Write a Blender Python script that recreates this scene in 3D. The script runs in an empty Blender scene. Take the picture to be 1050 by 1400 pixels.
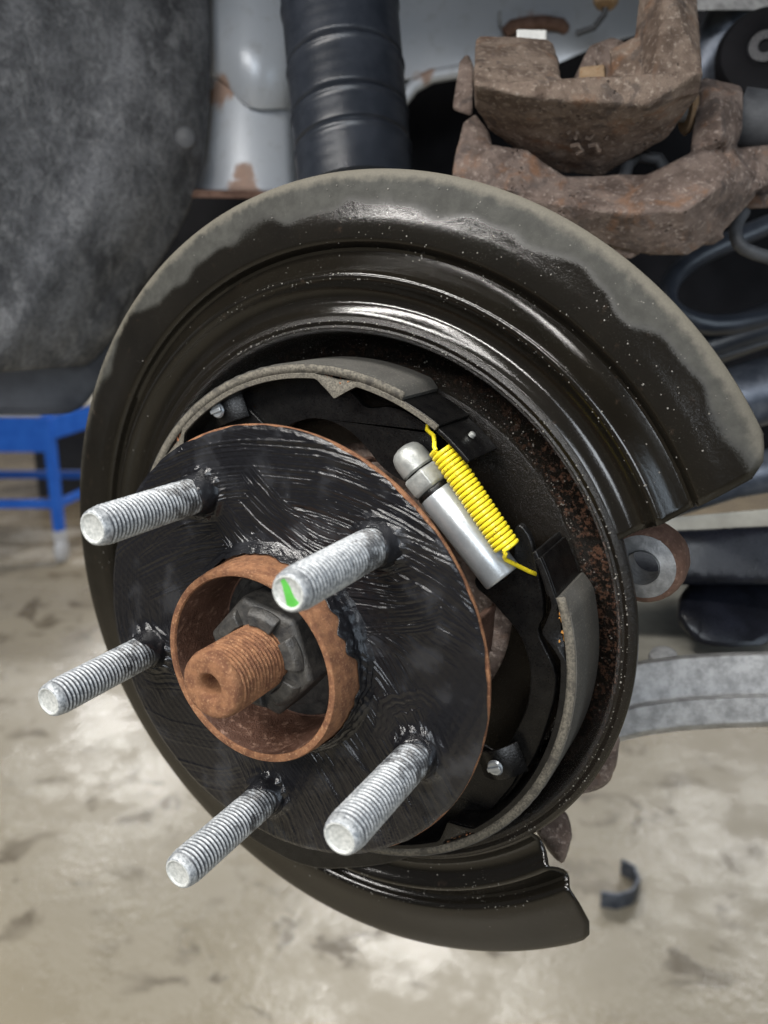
import bpy, bmesh, math, random
import numpy as np
from mathutils import Vector, Matrix

# ---------------------------------------------------------------- scene, camera, light
# Workshop coordinates: hub face centre is the world origin, hub axis points along -Y
# (towards the photographer), Z is up, floor at z = -1.05 m.  "hub millimetres" below
# are (u, v, w) = (right, up, outward along the axle).
scene = bpy.context.scene
random.seed(7)
rng = np.random.default_rng(11)
PI = math.pi

def B(p):
    return Vector((p[0], -p[2], p[1])) * 0.001

cam_data = bpy.data.cameras.new('camera')
cam = bpy.data.objects.new('camera', cam_data)
scene.collection.objects.link(cam)
cam_data.sensor_fit = 'VERTICAL'
cam_data.sensor_height = 24.0
cam_data.lens = 24.0 * 1141.1 / 1400.0
cam_data.clip_start = 0.01
cam_data.clip_end = 200.0
right = Vector((0.877431, 0.479702, 0.0))
fwd = Vector((-0.462173, 0.845366, -0.267866))
up = right.cross(fwd).normalized()
fwd = up.cross(right).normalized()
right.normalize()
cam.matrix_world = Matrix(((right.x, up.x, -fwd.x, 0.152133), (right.y, up.y, -fwd.y, -0.205377),
                           (right.z, up.z, -fwd.z, 0.117156), (0, 0, 0, 1)))
cam_data.dof.use_dof = True
cam_data.dof.focus_distance = 0.275
cam_data.dof.aperture_fstop = 7.5
scene.camera = cam

world = bpy.data.worlds.new('World')
scene.world = world
world.use_nodes = True
bg = world.node_tree.nodes['Background']
bg.inputs[0].default_value = (0.86, 0.90, 1.0, 1)
bg.inputs[1].default_value = 0.09

def area(name, loc, target, sx, sy, power, col):
    d = bpy.data.lights.new(name, 'AREA')
    d.shape = 'RECTANGLE'
    d.size, d.size_y = sx, sy
    d.energy = power
    d.color = col
    o = bpy.data.objects.new(name, d)
    scene.collection.objects.link(o)
    o.location = loc
    o.rotation_euler = (Vector(target) - Vector(loc)).to_track_quat('-Z', 'Y').to_euler()
    return o

# ceiling tubes of the workshop, door daylight from the right, and an added front fill
area('ceiling_tube_light', (-0.75, -0.75, 1.75), (0, 0, 0), 1.5, 0.08, 34, (1.0, 0.97, 0.92))
area('ceiling_tube_light', (0.35, -0.9, 1.9), (0, 0, 0), 1.5, 0.10, 22, (1.0, 0.97, 0.93))
area('ceiling_tube_light', (-0.35, -1.7, 1.15), (0, 0, 0), 1.5, 0.10, 34, (1.0, 0.97, 0.93))
area('ceiling_tube_light', (-5.95, 5.3, 2.4), (-1.4, 1.2, -1.05), 1.6, 0.35, 62, (1.0, 0.98, 0.95))
area('ceiling_tube_light', (-1.7, 3.5, 1.9), (-0.38, 0.86, -1.05), 1.2, 0.3, 52, (1.0, 0.98, 0.95))
area('ceiling_tube_light', (-0.1, 6.0, 2.2), (0.1, 1.4, -1.05), 1.5, 0.4, 36, (1.0, 0.98, 0.95))
area('front_fill_light', (1.5, -2.8, 0.95), (0, 0.3, 0.15), 1.2, 1.0, 34, (0.88, 0.94, 1.0))  # added soft fill to brighten the space behind the hub
area('door_daylight', (2.6, -0.4, 0.5), (0, 0, 0), 0.9, 1.6, 16, (0.72, 0.86, 1.0))

vs = scene.view_settings
vs.view_transform = 'Standard'
vs.look = 'None'
vs.exposure = 0.3
vs.gamma = 1.0

# ---------------------------------------------------------------- objects
def tag(o, label=None, cat=None, group=None, kind=None):
    if label: o['label'] = label
    if cat: o['category'] = cat
    if group: o['group'] = group
    if kind: o['kind'] = kind
    return o

ORG = {}
def thing(name, label, cat, at=(0, 0, 0), group=None):
    o = bpy.data.objects.new(name, None)
    o.empty_display_size = 0.02
    scene.collection.objects.link(o)
    o.location = B(at)
    ORG[o.name] = Vector(at)
    return tag(o, label, cat, group)

class MB:
    """collects a mesh in hub millimetres"""
    def __init__(self):
        self.v, self.f, self.s = [], [], []
    def add(self, vs, fs, smooth=True):
        n = len(self.v)
        self.v += [tuple(p) for p in vs]
        self.f += [tuple(i + n for i in q) for q in fs]
        self.s += [smooth] * len(fs)
        return self
    def grid(self, rows, closed_u=False, closed_v=False, smooth=True):
        nr, nc = len(rows), len(rows[0])
        vs = [p for r in rows for p in r]
        fs = []
        for i in range(nr if closed_v else nr - 1):
            for j in range(nc if closed_u else nc - 1):
                a, b = i, (i + 1) % nr
                c, d = j, (j + 1) % nc
                fs.append((a * nc + c, a * nc + d, b * nc + d, b * nc + c))
        return self.add(vs, fs, smooth)
    def lathe(self, prof, n=96, c=(0, 0, 0), ax=(0, 0, 1), a0=0, a1=360, smooth=True):
        """profile of (radius, height along ax)"""
        ax = Vector(ax).normalized()
        e1 = (Vector((1, 0, 0)) if abs(ax.x) < 0.9 else Vector((0, 1, 0)))
        e1 = (e1 - ax * e1.dot(ax)).normalized()
        e2 = ax.cross(e1)
        c = Vector(c)
        full = abs(a1 - a0) >= 360
        m = n if full else n + 1
        rows = []
        for r, h in prof:
            row = []
            for k in range(m):
                a = math.radians(a0 + (a1 - a0) * k / n)
                row.append(c + ax * h + (e1 * math.cos(a) + e2 * math.sin(a)) * r)
            rows.append(row)
        return self.grid(rows, closed_u=full, smooth=smooth)
    def tube(self, path, r, n=12, caps=True, smooth=True):
        path = [Vector(p) for p in path]
        rs = r if isinstance(r, (list, tuple)) else [r] * len(path)
        rows = []
        prev = None
        for i, p in enumerate(path):
            t = (path[min(i + 1, len(path) - 1)] - path[max(i - 1, 0)]).normalized()
            if prev is None:
                e = Vector((0, 0, 1)) if abs(t.z) < 0.9 else Vector((1, 0, 0))
            else:
                e = prev
            e = (e - t * e.dot(t)).normalized()
            prev = e
            g = t.cross(e)
            rows.append([p + (e * math.cos(2 * PI * k / n) + g * math.sin(2 * PI * k / n)) * rs[i] for k in range(n)])
        base = len(self.v)
        self.grid(rows, closed_u=True, smooth=smooth)
        if caps:
            self.f.append(tuple(base + k for k in range(n))[::-1]); self.s.append(False)
            e = base + (len(rows) - 1) * n
            self.f.append(tuple(e + k for k in range(n))); self.s.append(False)
        return self
    def hull(self, pts, smooth=True):
        bm = bmesh.new()
        for p in pts: bm.verts.new(p)
        bmesh.ops.convex_hull(bm, input=bm.verts)
        bm.verts.ensure_lookup_table()
        lone = [v for v in bm.verts if not v.link_faces]
        bmesh.ops.delete(bm, geom=lone, context='VERTS')
        bm.verts.index_update()
        self.add([v.co.copy() for v in bm.verts], [[v.index for v in f.verts] for f in bm.faces], smooth)
        bm.free()
        return self
    def prism(self, pts, d, smooth=False):
        """polygon pts extruded by vector d"""
        d = Vector(d)
        n = len(pts)
        a = [Vector(p) for p in pts]
        b = [p + d for p in a]
        fs = [tuple(range(n)), tuple(range(2 * n - 1, n - 1, -1))]
        fs += [(i, i + n, (i + 1) % n + n, (i + 1) % n) for i in range(n)]
        return self.add(a + b, fs, smooth)
    def box(self, c, ex, ey, ez):
        c, ex, ey, ez = Vector(c), Vector(ex), Vector(ey), Vector(ez)
        v = [c + ex * i + ey * j + ez * k for i in (-1, 1) for j in (-1, 1) for k in (-1, 1)]
        return self.add(v, [(0, 1, 3, 2), (4, 6, 7, 5), (0, 4, 5, 1), (2, 3, 7, 6), (0, 2, 6, 4), (1, 5, 7, 3)], False)
    def build(self, name, m, parent=None, origin=None, bevel=0, segs=2, solid=0, sub=0, remesh=0, smooth_it=0,
              disp=None, solid_off=0.0, fix=True, angle=None, sharp=42):
        if origin is None:
            o0 = Vector((0, 0, 0)); q = parent
            if parent is not None: o0 = ABS[parent.name] if parent.name in ABS else ORG[parent.name]
        else:
            o0 = Vector(origin)
        me = bpy.data.meshes.new(name)
        me.from_pydata([B(Vector(p) - o0) for p in self.v], [], self.f)
        me.polygons.foreach_set('use_smooth', self.s)
        if fix:
            bm = bmesh.new(); bm.from_mesh(me)
            bmesh.ops.recalc_face_normals(bm, faces=bm.faces)
            bm.to_mesh(me); bm.free()
        me.materials.append(m)
        me.update()
        if sharp: me.set_sharp_from_angle(angle=math.radians(sharp))
        o = bpy.data.objects.new(name, me)
        scene.collection.objects.link(o)
        ABS[o.name] = o0
        if parent is not None:
            o.parent = parent
            po = ABS[parent.name] if parent.name in ABS else ORG[parent.name]
            o.location = B(o0 - po)
        else:
            o.location = B(o0)
        if remesh:
            md = o.modifiers.new('remesh', 'REMESH'); md.mode = 'VOXEL'; md.voxel_size = remesh * 0.001
            md.use_smooth_shade = True
        if smooth_it:
            md = o.modifiers.new('smooth', 'SMOOTH'); md.factor = 0.5; md.iterations = smooth_it
        if disp:
            for size, strength in disp:
                tx = bpy.data.textures.new('cast_noise', 'CLOUDS'); tx.noise_scale = size * 0.001; tx.noise_depth = 3
                md = o.modifiers.new('rough', 'DISPLACE'); md.texture = tx; md.strength = strength * 0.001
                md.mid_level = 0.5; md.texture_coords = 'GLOBAL'
        if solid:
            md = o.modifiers.new('solid', 'SOLIDIFY'); md.thickness = solid * 0.001; md.offset = solid_off
        if bevel:
            md = o.modifiers.new('bevel', 'BEVEL'); md.width = bevel * 0.001; md.segments = segs
            md.limit_method = 'ANGLE'; md.angle_limit = math.radians(angle or 35); md.harden_normals = False
        if sub:
            md = o.modifiers.new('sub', 'SUBSURF'); md.levels = md.render_levels = sub
        return o
ABS = {}

def pol(r, a, w, c=(0, 0)):
    a = math.radians(a)
    return (c[0] + r * math.cos(a), c[1] + r * math.sin(a), w)

# ---------------------------------------------------------------- materials
class N:
    def __init__(self, name):
        self.m = bpy.data.materials.new(name)
        self.m.use_nodes = True
        self.t = self.m.node_tree
        self.p = self.t.nodes['Principled BSDF']
    def n(self, kind, **kw):
        x = self.t.nodes.new(kind)
        for k, v in kw.items(): setattr(x, k, v)
        return x
    def link(self, a, b): self.t.links.new(a, b)
    def put(self, sock, v):
        if hasattr(v, 'is_linked') or isinstance(v, bpy.types.NodeSocket): self.link(v, sock)
        elif isinstance(v, (tuple, list)) and len(v) == 3 and sock.type == 'RGBA': sock.default_value = (*v, 1)
        else: sock.default_value = v
    def pos(self, scale=1000.0, obj=False, stretch=None):
        if obj: s = self.n('ShaderNodeTexCoord').outputs['Object']
        else: s = self.n('ShaderNodeNewGeometry').outputs['Position']
        x = self.n('ShaderNodeVectorMath', operation='MULTIPLY')
        self.link(s, x.inputs[0])
        st = stretch or (1, 1, 1)
        x.inputs[1].default_value = tuple(scale * k for k in st)
        return x.outputs[0]
    def noise(self, vec, scale, detail=4, rough=0.55, dist=0.0):
        x = self.n('ShaderNodeTexNoise')
        self.link(vec, x.inputs['Vector'])
        x.inputs['Scale'].default_value = scale
        x.inputs['Detail'].default_value = detail
        x.inputs['Roughness'].default_value = rough
        x.inputs['Distortion'].default_value = dist
        return x.outputs['Fac']
    def voro(self, vec, scale, feature='F1', rand=1.0):
        x = self.n('ShaderNodeTexVoronoi', feature=feature)
        self.link(vec, x.inputs['Vector']); x.inputs['Scale'].default_value = scale
        x.inputs['Randomness'].default_value = rand
        return x.outputs['Distance']
    def math(self, op, a, b=0.0, c=0.0, clamp=False):
        x = self.n('ShaderNodeMath', operation=op); x.use_clamp = clamp
        self.put(x.inputs[0], a); self.put(x.inputs[1], b)
        if op in ('SMOOTH_MIN', 'COMPARE', 'MULTIPLY_ADD', 'WRAP'): self.put(x.inputs[2], c)
        return x.outputs[0]
    def step(self, v, lo, hi):
        x = self.n('ShaderNodeMapRange', interpolation_type='SMOOTHSTEP')
        self.put(x.inputs['Value'], v)
        self.put(x.inputs['From Min'], lo); self.put(x.inputs['From Max'], hi)
        x.inputs['To Min'].default_value = 0; x.inputs['To Max'].default_value = 1
        return x.outputs['Result']
    def lin(self, v, lo, hi, a, b):
        x = self.n('ShaderNodeMapRange')
        self.put(x.inputs['Value'], v)
        for k, q in (('From Min', lo), ('From Max', hi), ('To Min', a), ('To Max', b)): self.put(x.inputs[k], q)
        return x.outputs['Result']
    def mix(self, f, a, b):
        x = self.n('ShaderNodeMix', data_type='RGBA')
        self.put(x.inputs['Factor'], f)
        self.put(x.inputs[6], a); self.put(x.inputs[7], b)
        return x.outputs[2]
    def sep(self, v):
        x = self.n('ShaderNodeSeparateXYZ'); self.link(v, x.inputs[0]); return x.outputs
    def radius(self, vec):
        s = self.sep(vec)
        return self.math('SQRT', self.math('ADD', self.math('MULTIPLY', s[0], s[0]), self.math('MULTIPLY', s[2], s[2])))
    def near(self, vec, c, r0, r1):
        """1 inside r0 mm of the point c (world mm), 0 beyond r1"""
        x = self.n('ShaderNodeVectorMath', operation='DISTANCE')
        self.link(vec, x.inputs[0]); x.inputs[1].default_value = c
        return self.math('SUBTRACT', 1.0, self.step(x.outputs['Value'], r0, r1))
    def bump(self, h, dist, strength=1.0, normal=None):
        x = self.n('ShaderNodeBump')
        x.inputs['Strength'].default_value = strength
        x.inputs['Distance'].default_value = dist * 0.001
        self.link(h, x.inputs['Height'])
        if normal is not None: self.link(normal, x.inputs['Normal'])
        return x.outputs[0]
    def out(self, col, rough=0.5, metal=0.0, normal=None, spec=0.5, coat=0.0, coat_rough=0.1):
        P = self.p.inputs
        self.put(P['Base Color'], col); self.put(P['Roughness'], rough); self.put(P['Metallic'], metal)
        P['Specular IOR Level'].default_value = spec
        self.put(P['Coat Weight'], coat); P['Coat Roughness'].default_value = coat_rough
        if normal is not None: self.link(normal, P['Normal'])
        return self.m

def hubmm(p):            # hub millimetres -> shader millimetres (world axes)
    return (p[0], -p[2], p[1])

def mat_shield():
    k = N('oily_painted_steel')
    P = k.pos()
    r = k.radius(P); z = k.sep(P)[2]; x = k.sep(P)[0]
    lo = k.noise(P, 0.05, 3, 0.5); mid = k.noise(P, 0.25, 5, 0.6); hi = k.noise(P, 1.6, 4, 0.65)
    fine = k.noise(P, 4.0, 2, 0.5)
    base = k.mix(lo, (0.0042, 0.0036, 0.0028), (0.0105, 0.0090, 0.0066))
    base = k.mix(k.math('MULTIPLY', k.step(mid, 0.62, 0.75), 0.5), base, (0.030, 0.021, 0.015))
    # dry dust left along the rim where the oil stopped
    lim = k.math('SUBTRACT', 155.5, k.math('MULTIPLY', 14.5, k.step(z, 10.0, 140.0)))
    wave = k.noise(P, 0.045, 1.2, 0.4)
    rr = k.math('ADD', r, k.math('MULTIPLY', k.math('SUBTRACT', wave, 0.5), 26.0))
    rr = k.math('ADD', rr, k.math('MULTIPLY', k.math('SUBTRACT', hi, 0.5), 3.0))
    d = k.step(rr, lim, k.math('ADD', lim, 5.5))
    dust = k.math('MULTIPLY', d, k.step(z, -70.0, -10.0))
    base = k.mix(k.math('MULTIPLY', dust, 0.92), base, k.mix(k.step(mid, 0.30, 0.70), (0.025, 0.025, 0.021), (0.044, 0.044, 0.038)))
    rim = k.math('MULTIPLY', k.step(k.math('ADD', r, k.math('MULTIPLY', mid, 5.0)), 151.0, 154.5), k.step(z, 10.0, 120.0))
    base = k.mix(k.math('MULTIPLY', rim, 0.85), base, k.mix(hi, (0.075, 0.069, 0.054), (0.165, 0.15, 0.118)))
    specks = k.math('MULTIPLY', k.step(fine, 0.70, 0.76), k.step(k.noise(P, 0.09, 2), 0.42, 0.62))
    base = k.mix(k.math('MULTIPLY', specks, 0.6), base, (0.26, 0.25, 0.22))
    rough = k.lin(hi, 0.3, 0.7, 0.07, 0.16)
    rough = k.mix(k.math('MAXIMUM', dust, rim), rough, (0.72, 0.72, 0.72))
    bh = k.math('ADD', k.math('MULTIPLY', hi, 0.5), k.math('MULTIPLY', fine, 0.35))
    bh = k.math('ADD', bh, k.math('MULTIPLY', mid, 1.5))
    return k.out(base, rough, 0.0, k.bump(bh, 0.04), 0.45)

def mat_bowl():
    k = N('oily_rusty_steel')
    P = k.pos()
    r = k.radius(P)
    n1 = k.noise(P, 0.12, 4); n2 = k.noise(P, 0.55, 6, 0.7); n3 = k.noise(P, 2.6, 3, 0.6)
    base = k.mix(n1, (0.004, 0.0035, 0.003), (0.011, 0.0085, 0.006))
    crust = k.math('MULTIPLY', k.step(r, 84.0, 87.0), k.math('SUBTRACT', 1.0, k.step(r, 99.5, 101.5)))
    rust = k.math('MULTIPLY', k.math('MULTIPLY', crust, k.step(n2, 0.48, 0.64)), k.math('ADD', 0.15, k.math('MULTIPLY', 0.85, k.near(P, hubmm((92, 22, -60)), 16, 70))))
    base = k.mix(k.math('MULTIPLY', rust, 0.75), base, k.mix(n3, (0.13, 0.055, 0.03), (0.24, 0.13, 0.085)))
    bh = k.math('MULTIPLY', k.math('ADD', n2, k.math('MULTIPLY', n3, 0.5)), k.math('ADD', 0.12, k.math('MULTIPLY', crust, 1.0)))
    return k.out(base, k.lin(n3, 0.3, 0.7, 0.12, 0.30), 0.0, k.bump(bh, 2.2), 0.4)

def mat_grease():
    k = N('black_grease')
    P = k.pos()
    n1 = k.noise(P, 0.06, 3); n2 = k.noise(P, 0.6, 4, 0.6, 0.6); n3 = k.noise(P, 3.0, 3, 0.6)
    haze = k.step(n1, 0.50, 0.68)
    base = k.mix(k.math('MULTIPLY', haze, 0.6), (0.0075, 0.0075, 0.009), (0.034, 0.035, 0.039))
    rough = k.lin(n2, 0.3, 0.7, 0.10, 0.22)
    return k.out(base, rough, 0.0, k.bump(k.math('ADD', n2, k.math('MULTIPLY', n3, 0.4)), 0.14), 0.5)

def mat_rust(name, a, b, c, rough=0.85, fine=1.2, bumpd=0.25, pits=0.0, spark=False):
    k = N(name)
    P = k.pos()
    n1 = k.noise(P, 0.11 * fine, 4, 0.6); n2 = k.noise(P, 0.55 * fine, 5, 0.65); n3 = k.noise(P, 2.2 * fine, 4, 0.7)
    col = k.mix(k.step(n1, 0.35, 0.65), a, b)
    col = k.mix(k.step(n2, 0.52, 0.70), col, c)
    col = k.mix(k.math('MULTIPLY', k.step(n3, 0.55, 0.72), 0.55), col, tuple(q * 0.35 for q in a))
    h = k.math('ADD', n2, k.math('MULTIPLY', n3, 0.6))
    if pits:
        v = k.voro(P, 0.30)
        pit = k.math('MULTIPLY', k.math('SUBTRACT', 1.0, k.step(v, 0.05, 0.30)), k.step(k.noise(P, 0.07, 2), 0.54, 0.66))
        h = k.math('SUBTRACT', h, k.math('MULTIPLY', pit, pits))
        col = k.mix(k.math('MULTIPLY', pit, 0.7), col, tuple(q * 0.3 for q in a))
    if spark:
        o1 = k.math('MULTIPLY', k.step(k.noise(P, 0.05, 4, 0.65, 0.5), 0.54, 0.68), 0.55)
        col = k.mix(o1, col, (0.30, 0.145, 0.07))
        o2 = k.math('MULTIPLY', k.step(k.noise(P, 0.075, 4, 0.65, 0.8), 0.55, 0.66), 0.6)
        col = k.mix(o2, col, (0.085, 0.07, 0.066))
        s = k.step(k.noise(P, 3.1, 2), 0.72, 0.77)
        col = k.mix(k.math('MULTIPLY', s, 0.4), col, (0.50, 0.44, 0.40))
    return k.out(col, rough, 0.0, k.bump(h, bumpd), 0.35)

def mat_stud():
    k = N('zinc_stud_thread')
    O = k.pos(obj=True)
    s = k.sep(O)
    rad = k.math('SQRT', k.math('ADD', k.math('MULTIPLY', s[0], s[0]), k.math('MULTIPLY', s[2], s[2])))
    h = k.math('MULTIPLY', s[1], -1.0)
    P = k.pos()
    n1 = k.noise(P, 0.22, 4, 0.6); n2 = k.noise(P, 0.9, 4, 0.65); n3 = k.noise(P, 3.0, 3)
    col = k.mix(k.step(n2, 0.3, 0.7), (0.17, 0.185, 0.20), (0.47, 0.49, 0.505))
    col = k.mix(k.math('MULTIPLY', k.math('MULTIPLY', k.math('SUBTRACT', 1.0, k.step(rad, 5.3, 5.8)), k.math('SUBTRACT', 1.0, k.step(h, 43.6, 44.4))), 0.9), col, (0.045, 0.05, 0.06))
    # grease wiped up the thread from the flange, thinning outward
    g = k.math('ADD', k.lin(h, 2.0, 40.0, 0.74, 0.34), k.math('MULTIPLY', k.math('SUBTRACT', n1, 0.5), 0.9))
    g = k.math('ADD', g, k.math('MULTIPLY', k.math('SUBTRACT', n2, 0.5), 0.5))
    gm = k.math('MULTIPLY', k.step(g, 0.56, 0.70), 0.9)
    col = k.mix(gm, col, (0.02, 0.021, 0.024))
    rough = k.mix(gm, k.lin(n2, 0.3, 0.7, 0.36, 0.58), (0.25, 0.25, 0.25))
    metal = k.math('MULTIPLY', k.math('SUBTRACT', 1.0, gm), 0.30)
    return k.out(col, rough, metal, k.bump(k.math('ADD', n2, n3), 0.09), 0.5)

def simple(name, c1, c2, rough=(0.35, 0.5), metal=0.0, scale=0.3, bumpd=0.06, fine=1.5, spec=0.5, coat=0.0):
    k = N(name)
    P = k.pos()
    n1 = k.noise(P, scale, 5, 0.6); n2 = k.noise(P, fine, 4, 0.6)
    return k.out(k.mix(k.step(n1, 0.3, 0.7), c1, c2), k.lin(n2, 0.3, 0.7, rough[0], rough[1]), metal,
                 k.bump(k.math('ADD', n2, k.math('MULTIPLY', n1, 0.5)), bumpd), spec, coat)

def mat_lining():
    k = N('brake_lining')
    P = k.pos()
    n1 = k.noise(P, 0.08, 3); n2 = k.noise(P, 1.4, 3, 0.7); n3 = k.noise(P, 4.0, 2)
    col = k.mix(n1, (0.048, 0.046, 0.042), (0.095, 0.092, 0.083))
    col = k.mix(k.math('MULTIPLY', k.step(n2, 0.55, 0.7), 0.5), col, (0.26, 0.24, 0.20))
    col = k.mix(k.math('MULTIPLY', k.step(n3, 0.62, 0.7), 0.5), col, (0.04, 0.038, 0.035))
    return k.out(col, 0.8, 0.0, k.bump(k.math('ADD', n2, n3), 0.18), 0.3)

def mat_lining_edge():
    k = N('brake_lining_edge')
    P = k.pos()
    n1 = k.noise(P, 0.2, 4); n2 = k.noise(P, 1.4, 3, 0.7)
    col = k.mix(k.step(n2, 0.3, 0.7), (0.055, 0.050, 0.042), (0.165, 0.15, 0.12))
    col = k.mix(k.step(n1, 0.55, 0.68), col, (0.055, 0.05, 0.043))
    return k.out(col, 0.75, 0.0, k.bump(n2, 0.15), 0.3)

def mat_yellow():
    k = N('yellow_spring_paint')
    P = k.pos()
    n2 = k.noise(P, 0.9, 4, 0.7); n3 = k.noise(P, 0.25, 2)
    chip = k.math('MULTIPLY', k.step(n2, 0.60, 0.66), 0.85)
    col = k.mix(chip, k.mix(n3, (0.78, 0.60, 0.015), (0.86, 0.72, 0.04)), (0.08, 0.06, 0.01))
    return k.out(col, k.mix(chip, (0.32, 0.32, 0.32), (0.6, 0.6, 0.6)), 0.0, k.bump(n2, 0.05), 0.5)

def mat_silver():
    k = N('silver_body_paint')
    P = k.pos()
    n1 = k.noise(P, 0.02, 3); n2 = k.noise(P, 0.08, 5, 0.7); n3 = k.noise(P, 0.5, 4)
    col = k.mix(n1, (0.36, 0.39, 0.43), (0.50, 0.52, 0.55))
    m = None
    for c, r in (((-283.2, 252.5, -335.3), 22), ((-259.4, 192.1, -329.2), 16), ((-184.3, 283.3, -472.5), 24), ((-109.3, 312.2, -522.6), 30),
                 ((-255.6, 182.0, -321.0), 26), ((-256.6, 249.9, -349.0), 6)):
        q = k.near(P, hubmm(c), r * 0.15, r)
        m = q if m is None else k.math('MAXIMUM', m, q)
    rm = k.step(k.math('ADD', m, k.math('MULTIPLY', k.math('SUBTRACT', n2, 0.5), 1.6)), 0.45, 0.85)
    col = k.mix(k.math('MULTIPLY', rm, 0.8), col, k.mix(n3, (0.20, 0.09, 0.045), (0.36, 0.21, 0.12)))
    dirt = k.math('MULTIPLY', k.step(n2, 0.5, 0.75), 0.35)
    col = k.mix(dirt, col, (0.22, 0.21, 0.20))
    return k.out(col, k.mix(rm, (0.33, 0.33, 0.33), (0.8, 0.8, 0.8)), 0.15, k.bump(n3, 0.15), 0.5)

def mat_felt():
    k = N('grey_felt')
    P = k.pos(stretch=(1, 1, 0.75)); Q = k.pos()
    n1 = k.noise(P, 0.022, 4, 0.6); n2 = k.noise(P, 0.09, 5, 0.7, 0.5); n3 = k.noise(Q, 0.8, 4, 0.7); n4 = k.noise(Q, 0.28, 4, 0.7)
    col = k.mix(k.step(n1, 0.33, 0.68), (0.075, 0.077, 0.084), (0.23, 0.236, 0.25))
    col = k.mix(k.math('MULTIPLY', k.step(n2, 0.46, 0.68), 0.65), col, (0.31, 0.315, 0.325))
    col = k.mix(k.math('MULTIPLY', k.step(n4, 0.42, 0.62), 0.35), col, (0.035, 0.035, 0.038))
    return k.out(col, 0.95, 0.0, k.bump(k.math('ADD', n3, k.math('MULTIPLY', n4, 2.0)), 1.2), 0.15)

def mat_floor():
    k = N('sealed_concrete')
    P = k.pos()
    n1 = k.noise(P, 0.0016, 5, 0.6, 0.4); n2 = k.noise(P, 0.0075, 6, 0.62, 0.9); n3 = k.noise(P, 0.05, 5, 0.6); n4 = k.noise(P, 0.12, 3, 0.6)
    col = k.mix(n1, (0.26, 0.225, 0.16), (0.355, 0.315, 0.24))
    st = k.math('MULTIPLY', k.step(n2, 0.54, 0.65), k.step(k.noise(P, 0.0028, 3), 0.38, 0.54))
    col = k.mix(k.math('MULTIPLY', st, 0.85), col, (0.10, 0.078, 0.047))
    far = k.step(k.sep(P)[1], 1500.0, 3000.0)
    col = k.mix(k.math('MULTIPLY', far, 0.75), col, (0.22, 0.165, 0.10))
    wet = k.step(k.noise(P, 0.005, 5, 0.65), 0.40, 0.60)
    rough = k.math('SUBTRACT', 0.42, k.math('MULTIPLY', wet, 0.29))
    rough = k.math('ADD', rough, k.math('MULTIPLY', st, 0.12))
    return k.out(col, rough, 0.0, k.bump(k.math('ADD', n3, k.math('MULTIPLY', n4, 0.6)), 1.3), 0.5)

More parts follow.
